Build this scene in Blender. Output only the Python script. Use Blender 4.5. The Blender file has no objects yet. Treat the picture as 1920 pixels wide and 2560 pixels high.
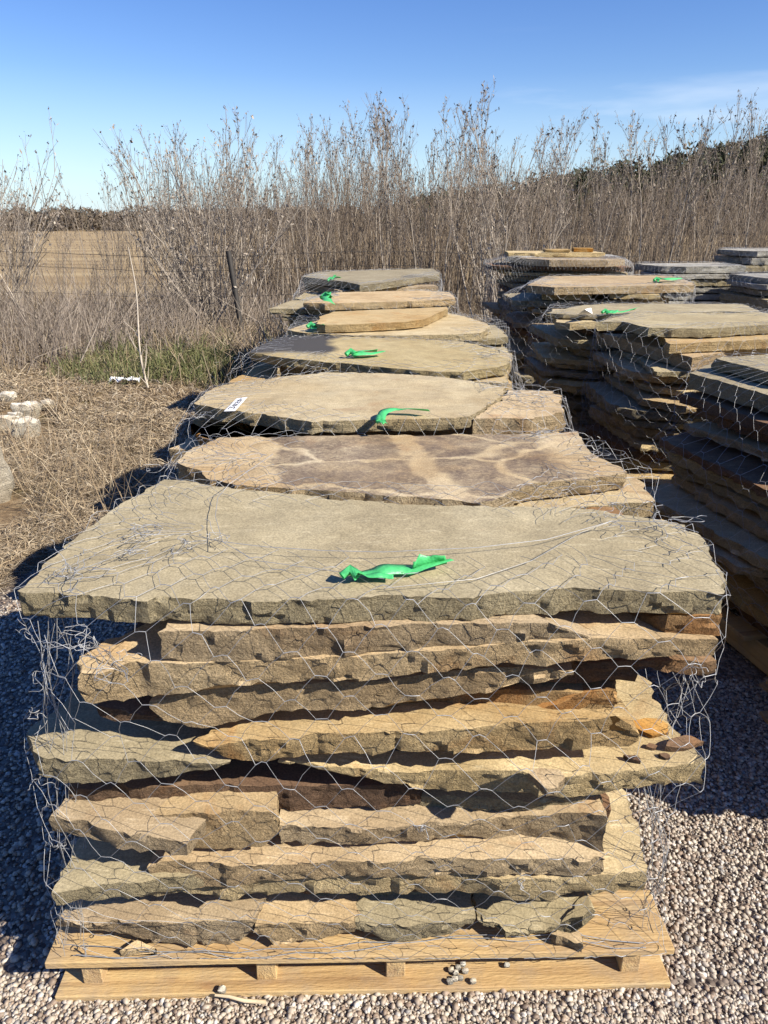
import bpy, bmesh, math, random
import numpy as np
from mathutils import Vector, noise, geometry

R = math.radians
random.seed(7)
rng = np.random.default_rng(7)
sc = bpy.context.scene
COL = sc.collection

# ------------------------------------------------------------------ camera, sky, sun, exposure
CAM_H, TILT, FPX = 1.42, R(21.3), 1850.0          # focal length in pixels of the 1920 x 2560 photograph
cam_d = bpy.data.cameras.new('camera')
cam = bpy.data.objects.new('camera', cam_d)
COL.objects.link(cam)
cam.location = (0, 0, CAM_H)
cam.rotation_euler = (R(90) - TILT, 0, 0)
cam_d.sensor_fit = 'VERTICAL'
cam_d.sensor_height = 36.0
cam_d.lens = 36.0 * FPX / 2560.0
cam_d.clip_start, cam_d.clip_end = 0.05, 3000
sc.camera = cam

SUN_EL, SUN_DIR = R(36.7), Vector((0.866, -0.5, 0)).normalized()
SUN_AZ = math.atan2(SUN_DIR.x, SUN_DIR.y)
world = bpy.data.worlds.new('World')
sc.world = world
world.use_nodes = True
wt = world.node_tree
for n in list(wt.nodes):
    wt.nodes.remove(n)
w_out = wt.nodes.new('ShaderNodeOutputWorld')
w_bg = wt.nodes.new('ShaderNodeBackground')
w_sky = wt.nodes.new('ShaderNodeTexSky')
w_sky.sky_type = 'NISHITA'
w_sky.sun_disc = False
w_sky.sun_elevation = SUN_EL
w_sky.sun_rotation = SUN_AZ
w_sky.altitude = 100
w_sky.air_density = 1.0
w_sky.dust_density = 0.0
w_sky.ozone_density = 3.0
w_bg.inputs['Strength'].default_value = 0.066
# thin clouds low over the horizon
w_tc = wt.nodes.new('ShaderNodeTexCoord')
w_map = wt.nodes.new('ShaderNodeMapping')
w_map.inputs['Scale'].default_value = (1.6, 1.6, 11.0)
w_map.inputs['Location'].default_value = (0.35, 0.2, 0.65)
w_noise = wt.nodes.new('ShaderNodeTexNoise')
w_noise.inputs['Scale'].default_value = 1.5
w_noise.inputs['Detail'].default_value = 7
w_ramp = wt.nodes.new('ShaderNodeValToRGB')
w_ramp.color_ramp.elements[0].position = 0.60
w_ramp.color_ramp.elements[1].position = 0.82
w_sep = wt.nodes.new('ShaderNodeSeparateXYZ')
w_band = wt.nodes.new('ShaderNodeMapRange')
w_band.inputs['From Min'].default_value = 0.21
w_band.inputs['From Max'].default_value = 0.05
w_mul = wt.nodes.new('ShaderNodeMath'); w_mul.operation = 'MULTIPLY'
w_mix = wt.nodes.new('ShaderNodeMix'); w_mix.data_type = 'RGBA'
w_mix.inputs[7].default_value = (9.0, 9.6, 10.4, 1)
L_ = wt.links.new
L_(w_tc.outputs['Generated'], w_map.inputs['Vector'])
L_(w_map.outputs['Vector'], w_noise.inputs['Vector'])
L_(w_noise.outputs['Fac'], w_ramp.inputs['Fac'])
L_(w_tc.outputs['Generated'], w_sep.inputs['Vector'])
L_(w_sep.outputs['Z'], w_band.inputs['Value'])
L_(w_ramp.outputs['Color'], w_mul.inputs[0])
L_(w_band.outputs['Result'], w_mul.inputs[1])
L_(w_mul.outputs[0], w_mix.inputs['Factor'])
w_hs = wt.nodes.new('ShaderNodeHueSaturation')
w_hs.inputs['Saturation'].default_value = 1.27
w_hs.inputs['Hue'].default_value = 0.518
w_hs.inputs['Value'].default_value = 1.25
L_(w_sky.outputs['Color'], w_hs.inputs['Color'])
# paler blue air towards the horizon
w_hz = wt.nodes.new('ShaderNodeMapRange')
w_hz.inputs['From Min'].default_value = 0.16
w_hz.inputs['From Max'].default_value = 0.0
w_hz.inputs['To Max'].default_value = 0.75
w_mh = wt.nodes.new('ShaderNodeMix'); w_mh.data_type = 'RGBA'
w_mh.inputs[7].default_value = (4.3, 6.0, 8.2, 1)
L_(w_hs.outputs['Color'], w_mh.inputs[6])
L_(w_hz.outputs['Result'], w_mh.inputs['Factor'])
L_(w_sep.outputs['Z'], w_hz.inputs['Value'])
L_(w_mh.outputs[2], w_mix.inputs[6])
L_(w_mix.outputs[2], w_bg.inputs['Color'])
L_(w_bg.outputs['Background'], w_out.inputs['Surface'])

sun_d = bpy.data.lights.new('sun', 'SUN')
sun_d.energy = 5.0
sun_d.angle = R(0.5)
sun_d.color = (1.0, 0.92, 0.79)
sun = bpy.data.objects.new('sun', sun_d)
COL.objects.link(sun)
to_sun = Vector((SUN_DIR.x * math.cos(SUN_EL), SUN_DIR.y * math.cos(SUN_EL), math.sin(SUN_EL)))
sun.rotation_euler = to_sun.to_track_quat('Z', 'Y').to_euler()
sun.location = to_sun * 20

sc.view_settings.view_transform = 'Standard'
sc.view_settings.look = 'None'
sc.view_settings.exposure = 0.92
sc.view_settings.gamma = 1.0
sc.view_settings.use_curve_mapping = False
sc.render.engine = 'CYCLES'
sc.cycles.max_bounces = 6

# ------------------------------------------------------------------ survey of the photograph: a sight line met with a height or a distance
CT, ST = math.cos(TILT), math.sin(TILT)
def ray(x, y):
    d = (y - 1280.0) / FPX
    return (x - 960.0) / FPX, CT - d * ST, ST + d * CT      # right, forward, down
def on_z(x, y, z):
    a, f, dn = ray(x, y)
    s = (CAM_H - z) / dn
    return (a * s, f * s)
def on_y(x, y, Y):
    a, f, dn = ray(x, y)
    s = Y / f
    return (a * s, Y, CAM_H - dn * s)
K = 960.0 / 1659
S1 = lambda x, y: (x * K, 1500 + y * K)
S2 = lambda x, y: (960 + x * K, 1500 + y * K)
S3 = lambda x, y: (x * K, 1100 + y * K)
S4 = lambda x, y: (960 + x * K, 1100 + y * K)
S5 = lambda x, y: (400 + x * 900 / 1659, 600 + y * 900 / 1659)
S6 = lambda x, y: (1200 + x * 720 / 1659, 560 + y * 720 / 1659)

# ------------------------------------------------------------------ object helpers
def tag(o, label=None, cat=None, group=None, kind=None):
    if label: o['label'] = label
    if cat: o['category'] = cat
    if group: o['group'] = group
    if kind: o['kind'] = kind
    return o
def empty(name, loc=(0, 0, 0), rz=0):
    o = bpy.data.objects.new(name, None)
    o.empty_display_size = 0.1
    o.location = loc
    o.rotation_euler = (0, 0, rz)
    COL.objects.link(o)
    return o
def link_mesh(name, me, mat=None, parent=None, loc=None):
    o = bpy.data.objects.new(name, me)
    COL.objects.link(o)
    if mat is not None and not me.materials:
        me.materials.append(mat)
    if parent is not None: o.parent = parent
    if loc is not None: o.location = loc
    return o
def mesh_np(name, V, F, smooth=False):
    """V (n,3), F (m,3) or (m,4) arrays"""
    me = bpy.data.meshes.new(name)
    V = np.asarray(V, dtype=np.float32); F = np.asarray(F, dtype=np.int32)
    me.vertices.add(len(V)); me.vertices.foreach_set('co', V.ravel())
    k = F.shape[1]
    me.loops.add(F.size); me.loops.foreach_set('vertex_index', F.ravel())
    me.polygons.add(len(F))
    me.polygons.foreach_set('loop_start', np.arange(0, F.size, k, dtype=np.int32))
    me.polygons.foreach_set('loop_total', np.full(len(F), k, dtype=np.int32))
    me.polygons.foreach_set('use_smooth', np.full(len(F), smooth, dtype=bool))
    me.update(calc_edges=True)
    return me
def from_bm(bm, name, smooth=None):
    me = bpy.data.meshes.new(name)
    bm.to_mesh(me); bm.free()
    if smooth is not None:
        me.polygons.foreach_set('use_smooth', np.ones(len(me.polygons), dtype=bool))
        me.set_sharp_from_angle(angle=smooth)
    return me

class Tubes:
    """collects thin tapered tubes"""
    def __init__(self, sides=3):
        self.V, self.F, self.n, self.k = [], [], 0, sides
        a = np.arange(sides) * 2 * math.pi / sides
        self.c, self.s = np.cos(a), np.sin(a)
    def add(self, pts, r0, r1=None):
        P = np.asarray(pts, dtype=float)
        if r1 is None: r1 = r0
        n = len(P)
        T = np.gradient(P, axis=0)
        T /= (np.linalg.norm(T, axis=1)[:, None] + 1e-9)
        up = np.array([0, 0, 1.0]) if abs(T[0, 2]) < 0.8 else np.array([1.0, 0, 0])
        A = np.cross(T, up); A /= (np.linalg.norm(A, axis=1)[:, None] + 1e-9)
        B = np.cross(T, A)
        rad = np.linspace(r0, r1, n)[:, None]
        k = self.k
        for j in range(k):
            pass
        ring = P[:, None, :] + rad[:, :, None] * (A[:, None, :] * self.c[None, :, None] + B[:, None, :] * self.s[None, :, None])
        self.V.append(ring.reshape(-1, 3))
        i = np.arange(n - 1)[:, None] * k; j = np.arange(k)[None, :]; j2 = (j + 1) % k
        self.F.append(np.stack([i + j, i + j2, i + k + j2, i + k + j], -1).reshape(-1, 4) + self.n)
        self.n += n * k
    def quads(self, V, F):
        V = np.asarray(V); self.V.append(V); self.F.append(np.asarray(F) + self.n); self.n += len(V)
    def mesh(self, name, smooth=True):
        return mesh_np(name, np.concatenate(self.V), np.concatenate(self.F), smooth)

def fbm(x, y, z, s, o=3):
    return noise.fractal(Vector((x * s, y * s, z * s)), 0.9, 2.1, o)

# ------------------------------------------------------------------ materials
def new_mat(name):
    m = bpy.data.materials.new(name)
    m.use_nodes = True
    nt = m.node_tree
    b = nt.nodes['Principled BSDF']
    return m, nt, b
def nd(nt, t, **kw):
    n = nt.nodes.new(t)
    for k, v in kw.items():
        if k in ('operation', 'data_type', 'blend_type', 'noise_dimensions', 'feature', 'noise_type'):
            setattr(n, k, v)
        else:
            n.inputs[k].default_value = v
    return n
def ramp(nt, fac, stops, interp='LINEAR'):
    r = nt.nodes.new('ShaderNodeValToRGB')
    r.color_ramp.interpolation = interp
    e = r.color_ramp.elements
    while len(e) < len(stops): e.new(0.5)
    for k, (p, c) in enumerate(stops):
        e[k].position = p
        e[k].color = (c[0], c[1], c[2], 1) if not isinstance(c, (int, float)) else (c, c, c, 1)
    nt.links.new(fac, r.inputs['Fac'])
    return r.outputs['Color']
def mix(nt, fac, a, b, blend='MIX'):
    m = nt.nodes.new('ShaderNodeMix'); m.data_type = 'RGBA'; m.blend_type = blend
    for sock, v in ((m.inputs['Factor'], fac), (m.inputs[6], a), (m.inputs[7], b)):
        if isinstance(v, (int, float)): sock.default_value = v
        elif isinstance(v, tuple): sock.default_value = (v[0], v[1], v[2], 1)
        else: nt.links.new(v, sock)
    return m.outputs[2]
def math_n(nt, op, a, b=None, clamp=False):
    m = nt.nodes.new('ShaderNodeMath'); m.operation = op; m.use_clamp = clamp
    for i, v in enumerate((a, b)):
        if v is None: continue
        if isinstance(v, (int, float)): m.inputs[i].default_value = v
        else: nt.links.new(v, m.inputs[i])
    return m.outputs[0]
def noise_n(nt, vec, scale, detail=4, rough=0.55, dist=0.0):
    n = nt.nodes.new('ShaderNodeTexNoise')
    n.inputs['Scale'].default_value = scale; n.inputs['Detail'].default_value = detail
    n.inputs['Roughness'].default_value = rough; n.inputs['Distortion'].default_value = dist
    nt.links.new(vec, n.inputs['Vector'])
    return n.outputs['Fac']
def mapping(nt, vec, scale=(1, 1, 1), rot=(0, 0, 0), loc=(0, 0, 0)):
    m = nt.nodes.new('ShaderNodeMapping')
    m.inputs['Scale'].default_value = scale; m.inputs['Rotation'].default_value = rot; m.inputs['Location'].default_value = loc
    nt.links.new(vec, m.inputs['Vector'])
    return m.outputs['Vector']

def stone_mat(name, base, light, dark, rust=0.12, rustcol=(0.30, 0.135, 0.045), streak=0.5, extra=None, steps=0.5):
    m, nt, b = new_mat(name)
    geo = nt.nodes.new('ShaderNodeNewGeometry')
    pos = geo.outputs['Position']
    oi = nt.nodes.new('ShaderNodeObjectInfo')
    off = nt.nodes.new('ShaderNodeVectorMath'); off.operation = 'MULTIPLY_ADD'
    comb = nt.nodes.new('ShaderNodeCombineXYZ')
    nt.links.new(oi.outputs['Random'], comb.inputs['X']); nt.links.new(oi.outputs['Random'], comb.inputs['Z'])
    nt.links.new(comb.outputs[0], off.inputs[0]); off.inputs[1].default_value = (37, 11, 53); nt.links.new(pos, off.inputs[2])
    P = off.outputs[0]
    sepn = nt.nodes.new('ShaderNodeSeparateXYZ'); nt.links.new(geo.outputs['Normal'], sepn.inputs[0])
    flat = nt.nodes.new('ShaderNodeMapRange')               # 1 on the cleft top and bottom beds, 0 on the broken edge
    flat.inputs['From Min'].default_value = 0.55; flat.inputs['From Max'].default_value = 0.9
    nt.links.new(math_n(nt, 'ABSOLUTE', sepn.outputs['Z']), flat.inputs['Value'])
    flat = flat.outputs['Result']
    big = noise_n(nt, P, 3.2, 5, 0.6, 0.4)
    col = ramp(nt, big, [(0.30, dark), (0.5, base), (0.72, light)])
    # pale feather marks on the bed, stretched one way
    st = noise_n(nt, mapping(nt, P, (13, 70, 9), (0, 0, R(-28))), 1.0, 5, 0.7, 0.3)
    stm = math_n(nt, 'MULTIPLY', ramp(nt, st, [(0.57, 0.0), (0.66, 1.0)]), math_n(nt, 'MULTIPLY', flat, streak))
    col = mix(nt, stm, col, tuple(min(1, c * 1.22 + 0.02) for c in light))
    # bedding lines on the edge
    bed = noise_n(nt, mapping(nt, P, (3, 3, 70)), 1.0, 4, 0.6)
    bedm = math_n(nt, 'MULTIPLY', ramp(nt, bed, [(0.42, 1.0), (0.55, 0.0)]), math_n(nt, 'MULTIPLY', math_n(nt, 'SUBTRACT', 1.0, flat), 0.22))
    col = mix(nt, bedm, col, tuple(c * 0.62 for c in dark))
    # iron staining
    rs = noise_n(nt, P, 5.5, 6, 0.62, 0.8)
    rsm = ramp(nt, rs, [(0.63 - rust, 0.0), (0.75 - rust, 1.0)])
    col = mix(nt, math_n(nt, 'MULTIPLY', rsm, min(1.0, 0.35 + rust * 2.6)), col, rustcol)
    # grain
    gr = noise_n(nt, P, 260, 3, 0.7)
    col = mix(nt, 0.6, col, ramp(nt, gr, [(0.3, 0.22), (0.7, 0.8)]), 'OVERLAY')
    wear = noise_n(nt, P, 14, 7, 0.75, 0.3)
    col = mix(nt, 0.35, col, ramp(nt, wear, [(0.32, 0.25), (0.68, 0.75)]), 'OVERLAY')
    if extra: col = extra(nt, pos, P, flat, col)
    tint = nt.nodes.new('ShaderNodeHueSaturation')
    nt.links.new(math_n(nt, 'ADD', math_n(nt, 'MULTIPLY', oi.outputs['Random'], 0.30), 0.84), tint.inputs['Value'])
    tint.inputs['Hue'].default_value = 0.502
    nt.links.new(math_n(nt, 'ADD', math_n(nt, 'MULTIPLY', oi.outputs['Random'], 0.16), 0.96), tint.inputs['Saturation'])
    nt.links.new(col, tint.inputs['Color'])
    nt.links.new(tint.outputs['Color'], b.inputs['Base Color'])
    b.inputs['Roughness'].default_value = 0.88
    b.inputs['Specular IOR Level'].default_value = 0.25
    # relief: coarse on the edge, fine on the bed
    h1 = noise_n(nt, P, 95, 6, 0.7, 0.3)
    h2 = noise_n(nt, P, 300, 4, 0.75)
    h = math_n(nt, 'ADD', math_n(nt, 'MULTIPLY', h1, 1.0), math_n(nt, 'MULTIPLY', h2, 0.5))
    h = math_n(nt, 'ADD', h, math_n(nt, 'MULTIPLY', bed, math_n(nt, 'MULTIPLY', math_n(nt, 'SUBTRACT', 1.0, flat), 0.8)))
    sn = noise_n(nt, mapping(nt, P, (1.6, 3.4, 2), (0, 0, R(18))), 1.7, 5, 0.62, 0.5)     # cleft layers ending in low steps
    sq = math_n(nt, 'DIVIDE', math_n(nt, 'FLOOR', math_n(nt, 'MULTIPLY', sn, 11.0)), 11.0)
    h = math_n(nt, 'ADD', h, math_n(nt, 'MULTIPLY', math_n(nt, 'MULTIPLY', sq, flat), 9.0 * steps))
    bp = nt.nodes.new('ShaderNodeBump')
    bp.inputs['Distance'].default_value = 0.024
    nt.links.new(h, bp.inputs['Height'])
    s = nt.nodes.new('ShaderNodeMapRange'); s.inputs['To Min'].default_value = 1.0; s.inputs['To Max'].default_value = 0.13
    nt.links.new(flat, s.inputs['Value']); nt.links.new(s.outputs['Result'], bp.inputs['Strength'])
    nt.links.new(bp.outputs['Normal'], b.inputs['Normal'])
    return m

TAN   = stone_mat('stone_tan', (0.42, 0.318, 0.195), (0.49, 0.39, 0.255), (0.33, 0.238, 0.14), 0.03)
GREY  = stone_mat('stone_grey_tan', (0.315, 0.264, 0.168), (0.38, 0.325, 0.215), (0.262, 0.215, 0.135), -0.06, streak=0.6, steps=0.3)
PALE  = stone_mat('stone_pale', (0.47, 0.37, 0.215), (0.53, 0.44, 0.275), (0.41, 0.305, 0.16), 0.04, streak=0.6, steps=1.0)
GOLD  = stone_mat('stone_gold', (0.44, 0.32, 0.165), (0.50, 0.39, 0.22), (0.38, 0.24, 0.10), 0.09, (0.36, 0.17, 0.05))
RUST  = stone_mat('stone_rust', (0.40, 0.235, 0.095), (0.47, 0.33, 0.16), (0.28, 0.13, 0.05), 0.15, (0.36, 0.155, 0.04))
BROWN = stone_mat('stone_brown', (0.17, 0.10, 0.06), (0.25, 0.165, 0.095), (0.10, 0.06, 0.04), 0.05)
ASH   = stone_mat('stone_ash_grey', (0.36, 0.34, 0.29), (0.52, 0.50, 0.44), (0.22, 0.20, 0.17), -0.02, streak=0.4)

def purple_extra(nt, pos, P, flat, col):
    # one weathered bed: tan at the left end, a dark purple-brown skin across the middle and right, pale veins through it
    sp = nt.nodes.new('ShaderNodeSeparateXYZ'); nt.links.new(pos, sp.inputs[0])
    wob = math_n(nt, 'MULTIPLY', math_n(nt, 'SUBTRACT', noise_n(nt, pos, 6, 4, 0.6), 0.5), 0.16)
    xx = math_n(nt, 'ADD', math_n(nt, 'ADD', sp.outputs['X'], wob), math_n(nt, 'MULTIPLY', sp.outputs['Y'], 0.22))
    reg = ramp(nt, math_n(nt, 'ADD', math_n(nt, 'MULTIPLY', xx, 0.5), 0.5), [(0.558, 0.0), (0.566, 0.95), (0.72, 0.95), (0.728, 0.06), (0.75, 0.06), (0.762, 1.0), (0.90, 1.0), (0.925, 0.15)])
    worn = ramp(nt, noise_n(nt, pos, 120, 5, 0.8, 0.1), [(0.36, 0.0), (0.60, 1.0)])
    worn = mix(nt, 0.5, worn, ramp(nt, noise_n(nt, pos, 11, 8, 0.75, 0.2), [(0.38, 0.0), (0.56, 1.0)]))
    worn = math_n(nt, 'ADD', math_n(nt, 'MULTIPLY', worn, 0.85), 0.15, True)
    vd = nt.nodes.new('ShaderNodeTexVoronoi'); vd.feature = 'DISTANCE_TO_EDGE'; vd.inputs['Scale'].default_value = 1.0
    dn = nt.nodes.new('ShaderNodeTexNoise'); dn.inputs['Scale'].default_value = 7; dn.inputs['Detail'].default_value = 5
    nt.links.new(pos, dn.inputs['Vector'])
    va = nt.nodes.new('ShaderNodeVectorMath'); va.operation = 'MULTIPLY_ADD'; va.inputs[1].default_value = (.16, .16, 0)
    nt.links.new(dn.outputs['Color'], va.inputs[0]); nt.links.new(pos, va.inputs[2])
    nt.links.new(mapping(nt, va.outputs[0], (1.7, 3.4, .01), (0, 0, R(40))), vd.inputs['Vector'])
    veinm = ramp(nt, vd.outputs['Distance'], [(0.008, 0.1), (0.028, 1.0)])
    k = math_n(nt, 'MULTIPLY', math_n(nt, 'MULTIPLY', reg, worn), math_n(nt, 'MULTIPLY', veinm, flat))
    tone = ramp(nt, noise_n(nt, pos, 7, 5), [(0.35, (0.105, 0.072, 0.056)), (0.65, (0.165, 0.12, 0.092))])
    return mix(nt, k, col, tone)
PURPLE = stone_mat('stone_purple_brown', (0.50, 0.38, 0.22), (0.58, 0.47, 0.31), (0.40, 0.26, 0.12), 0.05, streak=0.3, extra=purple_extra)
def smoke_extra(nt, pos, P, flat, col):
    # dark grey stain over the left back corner of the bed
    sp = nt.nodes.new('ShaderNodeSeparateXYZ'); nt.links.new(pos, sp.inputs[0])
    wob = math_n(nt, 'MULTIPLY', math_n(nt, 'SUBTRACT', noise_n(nt, pos, 4, 5, 0.6), 0.5), 0.22)
    k1 = ramp(nt, math_n(nt, 'SUBTRACT', math_n(nt, 'SUBTRACT', 0.5, sp.outputs['X']), wob), [(0.70, 0.0), (0.75, 0.97)])
    k2 = ramp(nt, math_n(nt, 'SUBTRACT', math_n(nt, 'ADD', sp.outputs['Y'], wob), 2.9), [(0.26, 0.0), (0.36, 1.0)])
    k = math_n(nt, 'MULTIPLY', k1, k2)
    return mix(nt, math_n(nt, 'MULTIPLY', k, flat), col, (0.06, 0.057, 0.057))
SMOKE = stone_mat('stone_grey_stained', (0.43, 0.335, 0.17), (0.49, 0.395, 0.215), (0.37, 0.275, 0.13), 0.02, extra=smoke_extra)

def wood_mat():
    m, nt, b = new_mat('pallet_wood')
    tc = nt.nodes.new('ShaderNodeTexCoord'); oi = nt.nodes.new('ShaderNodeObjectInfo')
    comb = nt.nodes.new('ShaderNodeCombineXYZ')
    nt.links.new(math_n(nt, 'MULTIPLY', oi.outputs['Random'], 19.0), comb.inputs['Y'])
    add = nt.nodes.new('ShaderNodeVectorMath'); nt.links.new(tc.outputs['Object'], add.inputs[0]); nt.links.new(comb.outputs[0], add.inputs[1])
    P = add.outputs[0]
    g = noise_n(nt, mapping(nt, P, (1.2, 42, 42)), 1.0, 6, 0.6, 0.5)
    col = ramp(nt, g, [(0.28, (0.25, 0.145, 0.06)), (0.45, (0.42, 0.275, 0.12)), (0.6, (0.49, 0.345, 0.16)), (0.75, (0.38, 0.235, 0.10))])
    k = noise_n(nt, mapping(nt, P, (5, 12, 12)), 1.0, 2)
    col = mix(nt, ramp(nt, k, [(0.68, 0.0), (0.76, 0.7)]), col, (0.2, 0.075, 0.03))
    d = noise_n(nt, P, 9, 6, 0.7)
    col = mix(nt, ramp(nt, d, [(0.45, 0.0), (0.7, 0.65)]), col, (0.27, 0.215, 0.155))
    nt.links.new(col, b.inputs['Base Color'])
    b.inputs['Roughness'].default_value = 0.8
    bp = nt.nodes.new('ShaderNodeBump'); bp.inputs['Strength'].default_value = 0.8; bp.inputs['Distance'].default_value = 0.006
    nt.links.new(math_n(nt, 'ADD', g, math_n(nt, 'MULTIPLY', noise_n(nt, mapping(nt, P, (60, 300, 300)), 1, 3), 0.5)), bp.inputs['Height'])
    nt.links.new(bp.outputs['Normal'], b.inputs['Normal'])
    return m
WOOD = wood_mat()

def plain(name, col, rough=0.7, metal=0.0, noise_amt=0.15, scale=30, trans=0.0):
    m, nt, b = new_mat(name)
    geo = nt.nodes.new('ShaderNodeNewGeometry')
    n = noise_n(nt, geo.outputs['Position'], scale, 4)
    c = ramp(nt, n, [(0.3, tuple(x * (1 - noise_amt) for x in col)), (0.7, tuple(min(1, x * (1 + noise_amt)) for x in col))])
    nt.links.new(c, b.inputs['Base Color'])
    b.inputs['Roughness'].default_value = rough; b.inputs['Metallic'].default_value = metal
    return m
def island_mat(name, stops, rough=0.8, spec=0.3, twoside=0.0, var=0.0):
    m, nt, b = new_mat(name)
    geo = nt.nodes.new('ShaderNodeNewGeometry')
    c = ramp(nt, geo.outputs['Random Per Island'], stops)
    if var:
        n = noise_n(nt, geo.outputs['Position'], var, 4)
        c = mix(nt, 0.6, c, ramp(nt, n, [(0.3, 0.3), (0.7, 0.72)]), 'OVERLAY')
    nt.links.new(c, b.inputs['Base Color'])
    b.inputs['Roughness'].default_value = rough
    b.inputs['Specular IOR Level'].default_value = spec
    return m
WIRE = plain('galvanised_wire', (0.38, 0.385, 0.39), 0.5, 0.5, 0.2, 60)
STEEL = plain('dark_steel', (0.05, 0.045, 0.04), 0.7, 0.3)
RIBBON = plain('green_tape', (0.10, 0.60, 0.21), 0.4, 0.0, 0.12, 40)
def tape():
    nt = RIBBON.node_tree; b = nt.nodes['Principled BSDF']; out = nt.nodes['Material Output']
    tr = nt.nodes.new('ShaderNodeBsdfTranslucent'); tr.inputs['Color'].default_value = (0.10, 0.60, 0.22, 1)
    ms = nt.nodes.new('ShaderNodeMixShader'); ms.inputs[0].default_value = 0.35
    nt.links.new(b.outputs[0], ms.inputs[1]); nt.links.new(tr.outputs[0], ms.inputs[2]); nt.links.new(ms.outputs[0], out.inputs['Surface'])
    bp = nt.nodes.new('ShaderNodeBump'); bp.inputs['Distance'].default_value = 0.004; bp.inputs['Strength'].default_value = 0.7
    geo = nt.nodes.new('ShaderNodeNewGeometry'); nt.links.new(noise_n(nt, geo.outputs['Position'], 70, 3), bp.inputs['Height']); nt.links.new(bp.outputs[0], b.inputs['Normal'])
tape()
PAPER = plain('white_card', (0.80, 0.80, 0.80), 0.6, 0, 0.03)
INK = plain('black_ink', (0.02, 0.02, 0.03), 0.5)
PEBBLE = island_mat('pebbles', [(0.0, (0.17, 0.13, 0.10)), (0.15, (0.25, 0.185, 0.135)), (0.35, (0.36, 0.305, 0.24)), (0.6, (0.45, 0.40, 0.325)),
                                (0.78, (0.29, 0.23, 0.18)), (0.88, (0.56, 0.52, 0.46)), (1.0, (0.22, 0.205, 0.19))], 0.6, 0.35, var=120)
STRAW = island_mat('dry_grass', [(0, (0.15, 0.108, 0.068)), (0.35, (0.26, 0.195, 0.122)), (0.7, (0.36, 0.285, 0.185)), (0.9, (0.47, 0.40, 0.29)), (1, (0.10, 0.072, 0.045))], 0.75)
GREENG = island_mat('green_grass', [(0, (0.07, 0.085, 0.028)), (0.4, (0.11, 0.12, 0.045)), (0.7, (0.19, 0.165, 0.08)), (1, (0.055, 0.07, 0.025))], 0.7)
BARK = island_mat('sapling_bark', [(0, (0.13, 0.105, 0.085)), (0.4, (0.25, 0.21, 0.17)), (0.75, (0.40, 0.35, 0.285)), (1, (0.19, 0.155, 0.125))], 0.8)
TWIG = island_mat('twigs', [(0, (0.11, 0.088, 0.07)), (0.4, (0.205, 0.167, 0.132)), (0.8, (0.32, 0.27, 0.215)), (1, (0.15, 0.115, 0.092))], 0.8)
BRUSH = island_mat('dry_brush', [(0, (0.07, 0.053, 0.04)), (0.4, (0.14, 0.108, 0.08)), (0.8, (0.25, 0.195, 0.14)), (1, (0.10, 0.078, 0.06))], 0.85)
DARKTREE = island_mat('far_woods', [(0, (0.06, 0.05, 0.034)), (0.5, (0.115, 0.092, 0.066)), (1, (0.16, 0.125, 0.095))], 0.9)
EVERG = island_mat('ridge_cedar', [(0, (0.022, 0.028, 0.014)), (0.5, (0.04, 0.046, 0.024)), (1, (0.065, 0.06, 0.035))], 0.9)
ROCK = stone_mat('pale_limestone', (0.52, 0.47, 0.38), (0.62, 0.58, 0.50), (0.38, 0.32, 0.24), -0.05)

# ------------------------------------------------------------------ the ground
def ground_mat():
    m, nt, b = new_mat('dirt_and_field')
    geo = nt.nodes.new('ShaderNodeNewGeometry'); pos = geo.outputs['Position']
    n1 = noise_n(nt, pos, 1.3, 6, 0.65); n2 = noise_n(nt, pos, 22, 6, 0.7)
    near = ramp(nt, n2, [(0.3, (0.12, 0.082, 0.048)), (0.5, (0.22, 0.155, 0.09)), (0.7, (0.31, 0.235, 0.14))])
    near = mix(nt, ramp(nt, n1, [(0.50, 0.0), (0.62, 0.55)]), near, (0.10, 0.105, 0.04))
    far = ramp(nt, noise_n(nt, mapping(nt, pos, (0.06, 0.4, 1)), 1, 6, 0.65), [(0.3, (0.22, 0.155, 0.085)), (0.5, (0.33, 0.245, 0.135)), (0.7, (0.42, 0.325, 0.19))])
    sp = nt.nodes.new('ShaderNodeSeparateXYZ'); nt.links.new(pos, sp.inputs[0])
    mr = nt.nodes.new('ShaderNodeMapRange'); mr.inputs['From Min'].default_value = 13; mr.inputs['From Max'].default_value = 19
    nt.links.new(math_n(nt, 'ADD', sp.outputs['Y'], math_n(nt, 'MULTIPLY', n1, 4)), mr.inputs['Value'])
    nt.links.new(mix(nt, mr.outputs['Result'], near, far), b.inputs['Base Color'])
    b.inputs['Roughness'].default_value = 0.95
    b.inputs['Specular IOR Level'].default_value = 0.1
    bp = nt.nodes.new('ShaderNodeBump'); bp.inputs['Strength'].default_value = 0.8; bp.inputs['Distance'].default_value = 0.03
    nt.links.new(n2, bp.inputs['Height']); nt.links.new(bp.outputs['Normal'], b.inputs['Normal'])
    return m
def ground_z(x, y):
    k = min(1.0, max(0.0, (y - 3.0) / 2.0)) * min(1.0, max(0.0, (-1.2 - x) / 0.8))
    far = min(1.0, max(0.0, (26 - y) / 10))
    return k * far * (0.07 * noise.noise(Vector((x * 0.8, y * 0.8, 3.1))) + 0.03 * noise.noise(Vector((x * 2.7, y * 2.7, 8.1))) + 0.035) - 0.004
xs = np.concatenate([np.linspace(-900, -40, 12), np.linspace(-30, -9, 10), np.linspace(-8, 8, 65), np.linspace(9, 30, 10), np.linspace(40, 900, 12)])
ys = np.concatenate([np.linspace(-60, -2, 8), np.linspace(-1, 16, 69), np.linspace(17, 40, 12), np.linspace(50, 1500, 20)])
GV = np.array([(x, y, ground_z(x, y)) for y in ys for x in xs])
nx = len(xs)
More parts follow.
